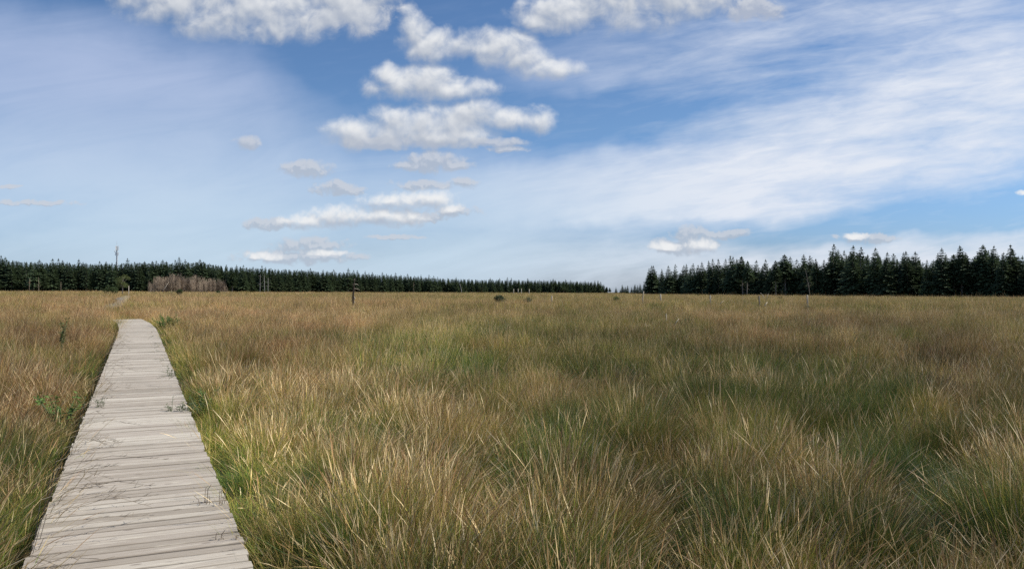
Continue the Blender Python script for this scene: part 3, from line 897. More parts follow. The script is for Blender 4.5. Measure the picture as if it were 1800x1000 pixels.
def thicket():
    meshes = []
    for k in range(5):
        r = random.Random(70+k); mb = MB(); tw = MB()
        for st in range(9):
            bx, by = r.gauss(0, .55), r.gauss(0, .55); h = r.uniform(3.6, 5.2)
            lx, ly = r.gauss(0, .25), r.gauss(0, .25)
            pts = [Vector((bx+lx*q*q, by+ly*q*q, h*q-.2*(q == 0))) for q in (0, .3, .6, 1)]
            mb.tube(pts, [.035, .028, .018, .006], 4, (0, r.random(), .5), False)
            for b in range(34):
                q = r.uniform(.12, 1); o = Vector((bx+lx*q*q, by+ly*q*q, h*q)); a = r.uniform(0, 6.28); L = r.uniform(.55, 1.4)*(1.1-.6*q)
                e = o+Vector((math.cos(a)*L*.55, math.sin(a)*L*.55, L*.8))
                tw.tube([o, (o+e)/2+Vector((math.cos(a)*.06, math.sin(a)*.06, -.03)), e], [.014, .011, .006], 3, (0, r.random(), .5), False)
                for c in range(3):
                    e2 = e+Vector((r.gauss(0, .18), r.gauss(0, .18), r.uniform(.1, .4)))
                    tw.tube([(o+e)/2, e2], [.010, .005], 3, (0, r.random(), .5), False)
        meshes.append((mb.mesh('stem', M_TWIG, True), tw.mesh('twigs', M_TWIG)))
    for i in range(40):
        px = 264+132*(i+random.uniform(-.45, .45))/39
        D = np.interp(px, [262, 398], [262, 285])+random.uniform(0, 9)
        p = surf(px, D)
        top = np.interp(px, [262, 285, 310, 340, 352, 372, 398], [496, 490, 486.5, 488, 492, 492, 498])+random.gauss(0, 2.4)
        H = EYE+(HOR-top)/F*D-p.z
        e = empty('bare_sapling', p, random.uniform(0, 6.28), (H/5.0*.95,)*2+(H/5.0,))
        tag(e, 'leafless grey-brown sapling in the bare thicket before the spruces', 'sapling', 'saplings in the bare thicket')
        a, b = random.choice(meshes)
        link(bpy.data.objects.new('stem', a), e); link(bpy.data.objects.new('twigs', b), e)
    # leaning pale stem at the thicket
    D = 258; b = surf(283, D); t = Vector(((297-900)/F*D, D, EYE+(HOR-495.5)/F*D))
    mb = MB(); mb.tube([Vector((0, 0, -.3)), (t-b)*.5+Vector((0, 0, -.08)), t-b], [.11, .08, .035], 6)
    mb.tube([(t-b)*.55, (t-b)*.7+Vector((.3, 0, .7))], [.03, .01], 5, cap=False); mb.tube([(t-b)*.75, (t-b)*.8+Vector((-.4, 0, .5))], [.025, .008], 5, cap=False)
    o = mb.obj('leaning_trunk', M_PALE, None, True); o.location = b
    tag(o, 'pale dead trunk leaning to the right at the left end of the bare thicket', 'dead tree')

def birch(px, top, D, lean, label, leaf=True, seed=1, fork=False, thick=1.0, mat=None):
    r = random.Random(seed); p = surf(px, D); H = EYE+(HOR-top)/F*D-p.z
    root = empty('birch_tree' if leaf else 'dead_tree', p); tag(root, label, 'tree' if leaf else 'dead tree')
    tb = MB(); cb = MB()
    pts = [Vector((lean*H*q*(.7+.3*q), 0, H*q-.3*(q == 0))) for q in (0, .3, .6, 1)]
    tb.tube(pts, [.13*thick, .10*thick, .07*thick, .015], 7, (0, .9, .5))
    if fork: tb.tube([pts[1], pts[1]+Vector((-.09*H, 0, .35*H))], [.08, .02], 6, (0, .9, .5))
    for k in range(14):
        q = r.uniform(.3, 1); o = Vector((lean*H*q*(.7+.3*q), 0, H*q)); a = r.uniform(0, 6.28); L = H*.16*(1.2-q*.7)
        e = o+Vector((math.cos(a)*L, math.sin(a)*L, L*r.uniform(.1, .7)))
        tb.tube([o, (o+e)/2, e], [.03, .02, .006], 4, (0, .5, .5), False)
        if leaf: leafy(cb, e, L*.35+.1, 34, .13, r, (1, 1, .8), .6)
    tb.obj('trunk', mat or M_BIRCH, root, True)
    if leaf: cb.obj('crown', M_LEAF, root)

def snag():
    """the dark broken spruce with a few stub branches, standing alone in the grass"""
    D = 62.0; p = surf(621.5, D); r = random.Random(4)
    root = empty('dead_snag', p); tag(root, 'lone dark dead tree snag with stub branches standing in the open grass', 'dead tree')
    def at(px, py, dy=0): return Vector(((px-900)/F*D, D+dy, EYE+(HOR-py)/F*D))-p
    tb = MB()
    tb.tube([Vector((-.05, 0, -.2)), at(620.5, 530), at(621.2, 512), at(622, 500.5), at(623.2, 496), at(624.2, 489.5)], [.085, .078, .066, .05, .028, .010], 8, (0, .4, .5), True, .12)
    tb.obj('trunk', M_DEADWOOD, root, True)
    for (a, b, c) in (((623.6, 492.2), (620.2, 491.2), .3), ((623.6, 492.2), (627.6, 492.6), -.3), ((622.4, 499.8), (629.5, 500.6), .2), ((622.3, 500.5), (619.5, 500.4), -.3), ((622, 503.5), (625.6, 504.6), -.4), ((621, 514), (618.6, 515.2), .2), ((621.8, 507), (631, 510), .3)):
        q = MB(); A = at(*a); B = at(*b, c)
        q.tube([A, (A+B)/2+Vector((0, 0, .03)), B], [.024, .018, .007], 5)
        q.obj('branch', M_PALE if c > .1 else M_DEADWOOD, root, True)
    q = MB()  # pale spots that paint sunlight onto the right side of the trunk
    for (a, b) in ((533, 529.5), (526.5, 521.5)):
        q.tube([at(622.0, a)+Vector((.055, -.075, 0)), at(622.3, (a+b)/2)+Vector((.075, -.075, 0)), at(622.2, b)+Vector((.03, -.06, 0))], [.012, .045, .012], 6)
    q.obj('painted_sunlight', M_PALE, root, True)['label'] = 'sunlight painted as pale spots low on the right side'

def post(px, top, bot, label, rad=.05, lean=0.0, group=None, mat=None, D=None, bend=0):
    if D is None: D = F*1.55/(bot-HOR)          # its foot vanishes in the grass tops
    p = surf(px, D)
    t = Vector(((px+lean-900)/F*D, D, EYE+(HOR-top)/F*D))-p
    mb = MB(); m = t*.5+Vector((bend, 0, 0))
    rad *= 1.5; mb.tube([Vector((0, 0, -.3)), m*.5, m, t*.98, t], [rad*1.1, rad, rad*.95, rad*.8, rad*.45], 7, (0, .6, .5), True, .12)
    o = mb.obj('wooden_post', mat or M_PALE, None, True); o.location = p
    tag(o, label, 'post', group)
    return o

def stick(pts, D, label, rad=.03, name='fallen_branch'):
    P = [Vector(((a-900)/F*D, D+k*.05, EYE+(HOR-b)/F*D)) for k, (a, b) in enumerate(pts)]
    mb = MB(); o = P[0]
    n = len(P); mb.tube([q-o for q in P], [rad*(1-.6*i/max(n-1, 1)) for i in range(n)], 6, (0, .6, .5), True, .1)
    if n >= 2:
        d = (P[1]-P[0]); s = P[0]+d*.55-o
        mb.tube([s, s+Vector((d.length*.2, 0, d.length*.25))], [rad*.5, rad*.15], 5, (0, .6, .5), False)
    ob = mb.obj(name, M_PALE, None, True); ob.location = o
    tag(ob, label, 'branch')

def mast():
    D = 470.0; x = (205.5-900)/F*D; z = float(terrain(np.float64(x), np.float64(D)))
    root = empty('radio_mast', (x, D, z)); tag(root, 'grey lattice radio mast rising behind the left-hand spruces', 'mast')
    H = EYE+(HOR-424)/F*D-z
    mb = MB(); w0, w1 = .80, .34
    n = 15
    def corner(k, q):
        w = w0+(w1-w0)*min(q/.62, 1); a = math.pi/4+k*math.pi/2
        return Vector((math.cos(a)*w, math.sin(a)*w, q*H*.9))
    for k in range(4): mb.tube([corner(k, 0), corner(k, .62), corner(k, 1)], [.12, .10, .08], 5)
    for i in range(n):
        q0, q1 = i/n, (i+1)/n
        for k in range(4):
            mb.tube([corner(k, q0), corner((k+1) % 4, q1)], [.05, .05], 4, cap=False)
            mb.tube([corner(k, q1), corner((k+1) % 4, q1)], [.05, .05], 4, cap=False)
            mb.tube([corner((k+1) % 4, q0), corner(k, q1)], [.05, .05], 4, cap=False)
    mb.obj('tower', M_STEEL, root)
    m2 = MB(); m2.tube([(0, 0, H*.88), (0, 0, H)], [.09, .06], 8); m2.obj('top_pole', M_STEEL, root)
    for (a, zf, ln) in ((0.2, .86, 2.6), (2.3, .86, 2.6), (4.4, .86, 2.6), (0.2, .745, 1.8), (3.4, .745, 1.8)):
        q = MB(); q.box((math.cos(a)*.75, math.sin(a)*.75, H*zf), (.32, .22, ln), Matrix.Rotation(a, 3, 'Z')); q.box((math.cos(a)*.5, math.sin(a)*.5, H*zf), (.4, .08, .08), Matrix.Rotation(a, 3, 'Z'))
        q.obj('panel_antenna', M_WHITE, root)
    q = MB(); c = Vector((-1.0, -.3, H*.795))
    q.tube([c+Vector((.35, .1, 0)), c+Vector((.05, .02, 0)), c+Vector((-.22, -.06, 0))], [.10, .34, .42], 14)
    q.obj('dish_antenna', M_WHITE, root, True)

def deck_point(s, l): 
    o = float(deck_off(s))+l
    return Vector((DDIR[0]*s+DNRM[0]*o, DDIR[1]*s+DNRM[1]*o, float(deck_height(np.float64(s)))))

def photo_deck(px, py):
    D = F*(EYE-DECK_Z)/(py-HOR)
    return Vector(((px-900)/F*D, D, DECK_Z))

def deck_weed(px, py, label, n=7, h=.16, seed=0, mat=None, spread=.05, leaf=False, overhang=None):
    r = random.Random(seed); p = photo_deck(px, py)
    mb = MB()
    for k in range(n):
        b = Vector((r.gauss(0, spread), r.gauss(0, spread*.6), -.02)); L = h*r.uniform(.4, 1.1)
        a = r.uniform(0, 6.28); e = r.uniform(.05, .45)
        m = b+Vector((math.cos(a)*L*e*.4, math.sin(a)*L*e*.4, L*.6)); t = m+Vector((math.cos(a+.5)*L*e*.7, math.sin(a+.5)*L*e*.7, L*r.uniform(-.05, .4)))
        mb.tube([b, m, t], [.0028, .0024, .0014], 4, (0, r.random(), .5))
        for q in range(7 if leaf else 2):
            c = b.lerp(t, r.uniform(.2, 1)); d = Vector((r.gauss(0, 1), r.gauss(0, 1), r.gauss(.3, .5))).normalized()
            sd = d.cross(Vector((r.gauss(0, 1), r.gauss(0, 1), r.gauss(0, 1)))).normalized()
            mb.leaf(c, d, sd, r.uniform(.02, .045)*(1.2 if leaf else .8), .010 if leaf else .006, (0, r.random(), .5))
    o = mb.obj('weed', mat or M_DRYWEED); o.location = p
    tag(o, label, 'weed')

def overhang(s, side, label, n=16, L0=.55, seed=0, mat=None):
    """grass panicles from the verge lying over the edge of the planks"""
    r = random.Random(seed); mb = MB()
    base = deck_point(s, side*(DW/2+.03)); base.z -= .18
    n = max(3, int(n*.45))
    inw = Vector((-DNRM[0]*side, -DNRM[1]*side, 0)); al = Vector((DDIR[0], DDIR[1], 0))
    for k in range(n):
        b = al*r.gauss(0, .22)+inw*r.uniform(-.03, .02); L = L0*r.uniform(.6, 1.25)
        fwd = r.gauss(.35, .45)
        rise = r.uniform(.24, .46)
        p1 = b+Vector((0, 0, rise))+inw*L*.12
        p2 = p1+inw*L*.35+al*fwd*L*.3+Vector((0, 0, .04))
        p3 = p2+inw*L*r.uniform(.2, .45)+al*fwd*L*.4+Vector((0, 0, r.uniform(-.14, .02)))
        zmin = .18+.012
        for q in (p2, p3): q.z = max(q.z, zmin)
        mb.tube([b, p1, p2, p3], [.0024, .0022, .0018, .0010], 3, (0, r.random(), .5), False)
        for j in range(9):
            c = p2.lerp(p3, r.random()); d = (inw*r.uniform(.2, 1)+al*r.gauss(0, .7)+Vector((0, 0, r.uniform(-.1, .5)))).normalized()
            ln = r.uniform(.02, .07); e = c+d*ln; e.z = max(e.z, zmin)
            mb.tube([c, e], [.0014, .0011], 3, (0, r.random(), .5), False)
    o = mb.obj('overhanging_grass', mat or M_DRYWEED); o.location = base
    tag(o, label, 'grass', kind='stuff')

def leafy_plant(name, pos, h, w, label, cat, n=60, seed=0, mat=None, leaf=.06, stems=6):
    r = random.Random(seed); root = empty(name, pos); tag(root, label, cat)
    tb = MB(); cb = MB()
    for k in range(stems):
        a = r.uniform(0, 6.28); q = r.uniform(.1, 1)*w
        t = Vector((math.cos(a)*q, math.sin(a)*q, h*r.uniform(.6, 1)))
        m = t*.5+Vector((0, 0, h*.12)); tb.tube([(0, 0, -.05), m, t], [.006, .005, .0025], 4)
        for j in range(n//stems):
            f = r.uniform(.25, 1.05); c = Vector((0, 0, 0)).lerp(m, f*2) if f < .5 else m.lerp(t, (f-.5)*2)
            d = Vector((r.gauss(0, 1), r.gauss(0, 1), r.gauss(.25, .4))).normalized()
            sd = d.cross(Vector((r.gauss(0, .4), r.gauss(0, .4), 1))).normalized()
            cb.leaf(c, d, sd, leaf*r.uniform(.6, 1.3), leaf*r.uniform(.3, .5), (0, r.random(), .5))
    tb.obj('stem', M_GREENW, root, True); cb.obj('leaves', mat or M_HERB, root)

def small_things():
    path_tree()
    bush('dark_bush', 195, 501, 514, 182, 26, 'low dark green bush left of the small tree by the path', 'bush', n=1500, leaf=.2, seed=2)
    bush('dark_bush', 316, 505, 517, 150, 13, 'dark green bush in front of the bare thicket', 'bush', n=900, leaf=.16, seed=3)
    bush('dark_bush', 384, 510, 514, 240, 8, 'tiny dark bush at the foot of the right end of the bare thicket', 'bush', n=400, leaf=.2, seed=33)
    bush('young_spruce', 880, 514.5, 530, 70, 25, 'bushy dark green young spruce in the middle of the grass field', 'tree', M_SPRUCE, 1000, .12, 21)
    bush('young_spruce', 929, 519.5, 528, 72, 19, 'small sparse young spruce just right of the bushy one in the grass', 'tree', M_SPRUCE, 500, .09, 22)
    bush('juniper_bush', 1083, 517.5, 526, 80, 16, 'olive green low bush in the grass below the gap between the woods', 'bush', M_LEAF, 700, .10, 5)
    bush('dark_bush', 1420, 533, 541, 52, 18, 'dark scrubby bush at the foot of the pale post before the right-hand wood', 'bush', n=500, leaf=.07, seed=6)
    bush('dark_bush', 1371, 519.5, 523, 120, 9, 'tiny dark bush at the grass edge below the slim bare-stemmed spruce', 'bush', n=300, leaf=.12, seed=7)
    thicket(); mast(); snag()
    birch(457, 482, 335, .015, 'pale thin birch, left one of three stems at the forest edge right of the thicket', False, 1, thick=.8)
    birch(465, 480, 338, -.02, 'pale thin birch, middle one of three stems at the forest edge right of the thicket', False, 2)
    birch(471, 488, 336, .02, 'pale thin birch, shortest and rightmost of three stems right of the thicket', False, 3)
    birch(812, 498.5, 470, -.22, 'pale little birch leaning left before the distant forest edge', False, 4)
    birch(727, 496, 440, .02, 'reddish dead stem at the distant forest edge right of the snag', False, 5, thick=.5, mat=M_TWIG)
    birch(51, 489, 284, .06, 'pale dead tree at the forest edge, left one of the far-left pair', False, 6, thick=.5, mat=M_TWIG)
    birch(68, 487, 284, -.01, 'pale dead tree at the forest edge, right one of the far-left pair', False, 7, thick=.5, mat=M_TWIG)
    birch(107, 496, 286, .01, 'short pale dead stem at the forest edge left of the radio mast', False, 8, thick=.5, mat=M_TWIG)
    birch(1424, 474, 236, -.17, 'leaning birch with a light stem in front of the right-hand wood', True, 9, thick=.6, mat=M_BARK)
    # posts
    post(1130, 511.8, 529, 'pale weathered post left of the right-hand wood, bent at mid height', .035, 1.4, bend=-.05)
    post(1161.5, 517, 526, 'pale weathered post below the thin spruce at the wood end', .05, -.5)
    post(1248.5, 519, 531, 'pale straight post below the left part of the right-hand wood', .042, 0)
    post(1334.8, 520, 537, 'brown weathered post beside the crossed dead twigs', .042, -.3, mat=M_BEAM)
    post(1419.6, 518.5, 536, 'pale post standing behind the dark scrubby bush', .045, -.6)
    post(1170, 551.5, 566, 'thin short pale stake standing alone in the nearer grass', .016, 1.2)
    for (p, t, l) in ((903, 508, 'grey dead stem stub, leftmost of four at the far grass edge'), (911, 507.5, 'grey dead stem stub, second from left of four at the far grass edge'), (916.5, 507.5, 'straight grey dead stub, third from left of four at the far grass edge'), (930, 508, 'grey dead stem stub, rightmost of four at the far grass edge')):
        post(p, t, 0, l, .10, random.uniform(-.5, .5), D=330)
    post(969.5, 520, 530, 'small pale stake in the field right of the young spruces', .04, .5)
    post(226, 502.5, 0, 'short pale post beside the small tree at the path end', .055, .3, D=170)
    stick([(1344, 538.5), (1346.5, 535), (1349.5, 531)], 55, 'pale broken log leaning in the grass beside the brown post', .05)
    stick([(1343, 524), (1341, 519), (1337.5, 514.5)], 58, 'dead twig leaning left above the brown post', .022)
    stick([(1347, 526), (1349.5, 521), (1351.3, 516)], 58, 'dead twig leaning right above the brown post', .022)
    stick([(1265, 536), (1268, 532), (1273, 528.5)], 54, 'small forked dead branch in the grass right of the straight pale post', .022)
    stick([(1184, 573), (1190, 565.5), (1194.5, 560)], 29, 'pale dead branch leaning right in the grass beside the thin stake', .016)
    stick([(1134, 570), (1136, 573.5), (1142, 572.5)], 28, 'pale bent dead branch lying on the grass left of the thin stake', .013)
    # plants by the walk
    p = Vector(ground_at(107, 19.0)); leafy_plant('sapling', p, 1.06, .22, 'dark green little sapling in the brown grass left of the boardwalk', 'sapling', 130, 3, M_LEAF, .085, 7)
    s0 = 32.5; q = deck_point(s0, DW/2+.45); q.z -= .3; leafy_plant('leafy_shrub', q, .72, .75, 'bright green leafy shrub at the right edge where the boardwalk bends', 'shrub', 1300, 4, M_HERB, .075, 26)
    q = deck_point(11.2, -(DW/2+.28)); q.z -= .35; leafy_plant('leafy_herb', q, .62, .32, 'green leafy herbs at the left edge halfway down the boardwalk', 'plant', 260, 5, M_HERB, .07, 13)
    q = deck_point(11.5, DW/2+.20); q.z -= .3; leafy_plant('leafy_herb', q, .50, .22, 'green leafy herbs at the right edge halfway down the boardwalk', 'plant', 160, 6, M_HERB, .055, 10)
    deck_weed(366, 886, 'withered brown weed stems growing between planks near the right edge', 9, .19, 1, spread=.055)
    deck_weed(405, 948, 'tiny dry weed between the nearest planks at the right edge', 6, .09, 2, spread=.04)
    deck_weed(322, 722, 'grey-green weed tuft with pale heads on the right edge of the planks', 22, .22, 3, M_GREENW, .10, True)
    deck_weed(300, 660, 'small sparse weed on the right edge further down the boardwalk', 10, .20, 4, M_GREENW, .08, True)
    deck_weed(170, 716, 'thin dark weed sprig on the left edge of the planks', 9, .20, 5, M_GREENW, .08, True)
    for i, (s, n, L) in enumerate(((4.7, 8, .5), (5.6, 13, .75), (6.4, 16, .8), (7.3, 10, .6), (8.6, 12, .65), (10.3, 8, .5), (12.5, 9, .6), (14.5, 10, .6), (17, 10, .55), (20, 9, .6), (23, 9, .5))):
        overhang(s, -1, 'dark wispy grass panicles hanging over the left edge of the planks', n, L, 40+i)
    for i, (s, n, L) in enumerate(((13.5, 8, .35), (16.5, 8, .4), (19.5, 7, .4), (25, 8, .4))):
        overhang(s, 1, 'wispy grass leaning over the right edge of the planks', n, L, 60+i, M_GREENW)

# ------------------------------------------------------------------ sky
SUN_AZ, SUN_EL = R(84), R(43)
def world():
    w = bpy.data.worlds.new('World'); SC.world = w; w.use_nodes = True
    t = NT(w.node_tree); t.n.clear()
    out = t.new('ShaderNodeOutputWorld'); bg = t.new('ShaderNodeBackground')
    STR = .08
    bg.inputs[1].default_value = STR
    sky = t.new('ShaderNodeTexSky'); sky.sky_type = 'NISHITA'; sky.sun_disc = False
    sky.sun_elevation = SUN_EL; sky.sun_rotation = SUN_AZ
    sky.altitude = 0; sky.air_density = 1.0; sky.dust_density = .6; sky.ozone_density = 2.5
    gen = t.new('ShaderNodeTexCoord').outputs['Generated']
    s = t.new('ShaderNodeSeparateXYZ'); t.put(s.inputs[0], gen)
    yy = t.math('MAXIMUM', s.outputs[1], .05)
    # direction projected on the northern tangent plane, unit = 100 px of the photograph
    U = t.math('MULTIPLY_ADD', t.math('DIVIDE', s.outputs[0], yy), F/100, 9.0)
    Vv = t.math('MULTIPLY_ADD', t.math('DIVIDE', s.outputs[2], yy), -F/100, HOR/100)
    P = t.new('ShaderNodeCombineXYZ'); t.put(P.inputs[0], U); t.put(P.inputs[1], Vv); P = P.outputs[0]
    front = t.maprange(s.outputs[1], .1, .4)
    # ---- thin high cloud veil
    rotm = t.new('ShaderNodeMapping', vector_type='TEXTURE'); t.put(rotm.inputs[0], P)
    rotm.inputs['Rotation'].default_value = (0, 0, R(-9)); rotm.inputs['Scale'].default_value = (3.2, .62, 1)
    n1, _ = t.noise(rotm.outputs[0], .9, 6, .58, .9)
    n2, _ = t.noise(rotm.outputs[0], 3.0, 5, .6, .4)
    acc = None
    wrp = t.vmath('ADD', P, t.vmath('MULTIPLY', t.vmath('SUBTRACT', t.noise(P, .55, 4, .55)[1], (.5, .5, .5)), (1.6, .9, 0)))
    VE = [ # cx, cy, rx, ry, rot deg, weight
     (15.9, 2.4, 5.8, 1.30, -10, 1.1), (17.6, .9, 3.4, 1.2, -12, .75), (11.8, 3.35, 5.6, .85, -4, .75), (9.2, 3.6, 5.5, 1.2, 0, .42), (14.8, .30, 3.2, .55, -5, .45),
     (1.0, 3.0, 5.5, 3.2, 8, .62), (4.0, 3.7, 6.5, 2.0, 4, .80), (1.0, 1.1, 4.4, 1.2, 5, .40), (3.5, 1.6, 3.6, .7, 12, .30), (11.2, .95, 3.0, .7, -6, .28), (11.5, 3.3, 4.2, .75, -3, .5),
     (9.5, 4.75, 9.5, .62, 0, .85), (16, 4.55, 5.5, .42, -5, .80), (13.4, 3.35, 4.6, .42, -9, .55), (12.3, 3.75, 3.2, .18, -4, .6), (13.2, 1.3, 2.6, .6, -8, .16), (10.6, 1.35, 2.0, .4, -5, .2)]
    for (cx, cy, rx, ry, ro, wt) in VE:
        m = t.new('ShaderNodeMapping', vector_type='TEXTURE'); t.put(m.inputs[0], wrp)
        m.inputs['Location'].default_value = (cx, cy, 0); m.inputs['Rotation'].default_value = (0, 0, R(ro)); m.inputs['Scale'].default_value = (rx, ry, 1)
        d = t.vmath('DOT_PRODUCT', m.outputs[0], m.outputs[0])
        g = t.math('MAXIMUM', t.math('SUBTRACT', 1.0, d), 0.0)
        g = t.math('POWER', g, 1.3)
        acc = t.math('MULTIPLY_ADD', g, wt, acc if acc is not None else 0.0)
    right = t.maprange(U, 7.0, 14.0)
    n3, _ = t.noise(t.vmath('MULTIPLY', P, (.8, 1.6, 1)), 1.25, 5, .6, .5)
    con = t.math('MULTIPLY_ADD', right, 1.3, 1.6)
    acc = t.math('MULTIPLY', acc, t.math('ADD', 1.0, t.math('MULTIPLY', t.math('SUBTRACT', n1, .48), con)))
    acc = t.math('MULTIPLY', acc, t.math('ADD', .93, t.math('MULTIPLY', t.math('SUBTRACT', n3, .5), t.math('MULTIPLY_ADD', right, .9, .25))))
    veil = t.math('ADD', acc, t.math('MULTIPLY', t.math('SUBTRACT', n2, .5), t.math('MULTIPLY_ADD', right, .34, .12)))
    # soft shoulder instead of a clip
    veil = t.math('MAXIMUM', veil, 0.0)
    veil = t.math('SUBTRACT', 1.0, t.math('EXPONENT', t.math('MULTIPLY', veil, -1.45)))
    veil = t.math('MULTIPLY', veil, t.math('ADD', 1.0, t.math('MULTIPLY', t.math('SUBTRACT', n2, .58), t.math('MULTIPLY', right, .95))))
    veil = t.math('MINIMUM', veil, .96)
    veil = t.math('MULTIPLY', veil, front)
    veil = t.math('MAXIMUM', veil, t.math('MULTIPLY', t.math('SUBTRACT', 1.0, front), .25))
    low = t.maprange(Vv, 1.0, 4.6)
    vcol = t.mix(low, (5.0, 5.9, 8.1), (6.0, 7.45, 8.8))
    vcol = t.mix(right, vcol, (8.2, 8.6, 9.4))
    skyc = t.mix(1.0, sky.outputs[0], t.ramp(t.math('MULTIPLY', Vv, .2), [(0, (.68, .87, 1.09)), (.45, (.71, .90, 1.14)), (.75, (.60, .83, 1.24)), (.92, (.60, .81, 1.30)), (1, (.68, .85, 1.32))]), 'MULTIPLY')
    col = t.mix(veil, skyc, vcol)
    # ---- cumulus: heaps placed one by one, edges broken up by noise, lit by comparing with the field a step sunwards
    def group(name, puffs, warp_amp, edge):
        g = bpy.data.node_groups.new(name, 'ShaderNodeTree')
        g.interface.new_socket('P', in_out='INPUT', socket_type='NodeSocketVector')
        g.interface.new_socket('D', in_out='OUTPUT', socket_type='NodeSocketFloat')
        g.interface.new_socket('S', in_out='OUTPUT', socket_type='NodeSocketFloat')
        q = NT(g); gi = q.new('NodeGroupInput'); go = q.new('NodeGroupOutput')
        p0 = gi.outputs[0]
        s0 = q.new('ShaderNodeSeparateXYZ'); q.put(s0.inputs[0], p0)
        lo = q.maprange(s0.outputs[1], 1.6, 3.8)
        nac = q.mix(lo, q.noise(p0, 1.3, 4, .55)[1], q.noise(p0, 2.6, 3, .55)[1])
        nb = q.math('ADD', q.math('MULTIPLY', q.noise(p0, 2.6, 6, .56, .3)[0], q.math('SUBTRACT', 1.0, lo)), q.math('MULTIPLY', q.noise(p0, 5.6, 4, .56, .3)[0], lo))
        nc, ncc = q.noise(p0, 1.9, 2, .5)
        amp = q.math('DIVIDE', 1.0, q.math('MULTIPLY_ADD', s0.outputs[1], .30, .85))
        wv = q.new('ShaderNodeCombineXYZ'); q.put(wv.inputs[0], q.math('MULTIPLY', amp, warp_amp)); q.put(wv.inputs[1], q.math('MULTIPLY', amp, warp_amp*.5))
        wp = q.vmath('ADD', p0, q.vmath('MULTIPLY', q.vmath('SUBTRACT', nac, (.5, .5, .5)), wv.outputs[0]))
        cur = None
        for (cx, cy, rx, ry) in puffs:
            v = q.vmath('MULTIPLY_ADD', wp, (100/rx, 100/ry, 0), (-cx/rx, -cy/ry, 0))
            f = q.math('SUBTRACT', 1.0, q.vmath('DOT_PRODUCT', v, v))
            cur = f if cur is None else q.math('SMOOTH_MAX', cur, f, .3)
        cur = q.math('MAXIMUM', cur, -2.0)
        S = q.math('ADD', cur, q.math('MULTIPLY', q.math('SUBTRACT', nc, .5), 1.5))
        D = q.math('ADD', cur, q.math('MULTIPLY', q.math('SUBTRACT', nb, .5), edge))
        D = q.math('ADD', D, q.math('MULTIPLY', q.math('SUBTRACT', nc, .5), 1.0))
        q.l.new(D, go.inputs[0]); q.l.new(S, go.inputs[1])
        return g
    BRIGHT = [(300, -5, 110, 52), (400, 8, 120, 66), (500, 22, 110, 56), (600, 8, 95, 60), (250, -18, 60, 46), (665, -25, 60, 40),
              (724, 52, 34, 40), (765, 82, 60, 34), (832, 78, 48, 32), (885, 85, 75, 40), (965, 122, 66, 22), (925, 104, 60, 30),
              (700, 146, 66, 32), (752, 142, 62, 38), (810, 157, 72, 24),
              (625, 234, 66, 32), (700, 224, 86, 38), (765, 218, 105, 38), (830, 196, 54, 34), (895, 210, 66, 22), (942, 213, 38, 26), (790, 240, 90, 20),
              (700, 355, 66, 18), (757, 352, 56, 21), (790, 366, 34, 12), (600, 381, 75, 22), (680, 380, 80, 20), (545, 390, 52, 16),
              (990, 22, 85, 40), (1100, 6, 130, 52), (1215, -12, 140, 46), (945, 36, 40, 16),
              (1166, 434, 34, 11), (1232, 433, 30, 13), (1505, 415, 26, 7), (462, 452, 34, 8), (575, 445, 40, 6), (1795, 338, 12, 5)]
    GREY = [(765, 284, 60, 21), (795, 293, 46, 10), (722, 291, 30, 10), (541, 297, 52, 17), (590, 332, 44, 13), (622, 336, 24, 8), (745, 326, 55, 12), (812, 322, 32, 9),
            (433, 251, 28, 14),  (545, 432, 72, 15), (470, 396, 50, 13), (740, 381, 46, 10), (520, 452, 110, 12),
            (860, 252, 70, 9), (60, 356, 80, 6), (15, 326, 26, 4), (705, 252, 120, 13), (1320, 14, 60, 26), (800, 372, 40, 12), (700, 418, 60, 5), (890, 262, 40, 6), (610, 26, 90, 34), (1200, 432, 66, 18), (1214, 416, 36, 20), (1275, 412, 44, 9), (1525, 418, 56, 9), (560, 452, 90, 10)]
    gB = group('cumulus_field', BRIGHT, .62, 2.3); gG = group('grey_cumulus_field', GREY, .85, 3.4)
    def ev(g, vec):
        n = t.new('ShaderNodeGroup'); n.node_tree = g; t.put(n.inputs[0], vec); return n.outputs
    dG = ev(gG, P)
    mG = t.math('MULTIPLY', t.maprange(dG[0], -.30, .80), .85)
    mG = t.math('MULTIPLY', mG, front)
    gcol = t.mix(low, (4.4, 4.9, 6.0), (4.6, 5.3, 6.3))
    gl = t.maprange(t.math('SUBTRACT', dG[0], ev(gG, t.vmath('ADD', P, (.03, -.07, 0)))[0]), -.15, .6)
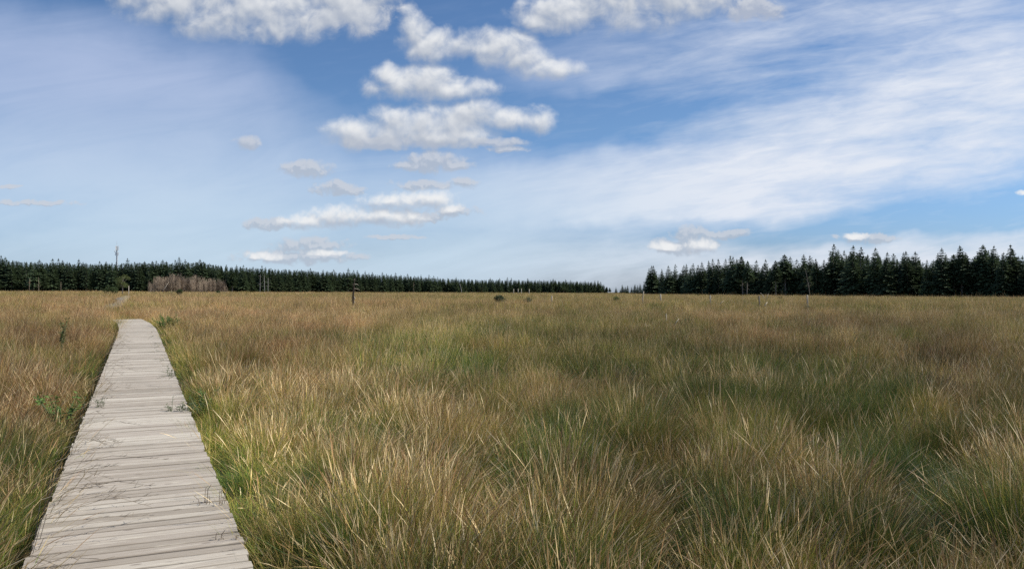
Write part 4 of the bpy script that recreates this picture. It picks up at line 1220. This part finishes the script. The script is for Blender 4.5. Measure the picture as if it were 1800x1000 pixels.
    gcol = t.mix(t.math('MULTIPLY', gl, .55), gcol, (7.2, 7.4, 7.9))
    col = t.mix(mG, col, gcol)
    dB = ev(gB, P)
    up = ev(gB, t.vmath('ADD', P, (.05, -.12, 0)))
    diff = t.math('ADD', t.math('MULTIPLY', t.math('SUBTRACT', dB[1], up[1]), .75), t.math('MULTIPLY', t.math('SUBTRACT', dB[0], up[0]), .35))
    lit = t.maprange(diff, -.52, .85)
    mB = t.math('MULTIPLY', t.maprange(dB[0], -.35, 1.25), front)
    ccol = t.mix(lit, (4.5, 5.0, 5.9), (8.9, 9.0, 9.1))
    col = t.mix(t.math('MULTIPLY', mB, .97), col, ccol)
    t.put(bg.inputs[0], col); t.l.new(bg.outputs[0], out.inputs[0])
    w.cycles.sampling_method = 'NONE'
    L = bpy.data.lights.new('sun', 'SUN'); L.energy = 4.9; L.angle = R(.53); L.color = (1.0, .95, .87)
    o = bpy.data.objects.new('sun', L); COL.objects.link(o)
    d = Vector((math.sin(SUN_AZ)*math.cos(SUN_EL), math.cos(SUN_AZ)*math.cos(SUN_EL), math.sin(SUN_EL)))
    o.rotation_euler = d.to_track_quat('Z', 'Y').to_euler(); o.location = d*60

def camera():
    c = bpy.data.cameras.new('camera'); c.sensor_width = 36; c.lens = F/1800*36; c.clip_end = 12000; c.clip_start = .1
    o = bpy.data.objects.new('camera', c); COL.objects.link(o)
    o.location = (0, 0, EYE); o.rotation_euler = (R(90)-math.atan(2/F), 0, 0)
    SC.camera = o

def settings():
    v = SC.view_settings; v.view_transform = 'Standard'; v.look = 'None'; v.gamma = 1; v.exposure = .28
    SC.render.engine = 'CYCLES'
    c = SC.cycles; c.max_bounces = 4; c.diffuse_bounces = 3; c.glossy_bounces = 2; c.transmission_bounces = 3; c.transparent_max_bounces = 4
    c.use_denoising = False; c.debug_use_spatial_splits = True; c.caustics_reflective = False; c.caustics_refractive = False

settings(); world(); camera(); build_ground(); build_boardwalk(); build_path(); build_grass()
spruce_kinds(); treeline_left(); D_at, tx, ty = wood_right(); deep_woods(D_at, tx, ty); small_things()
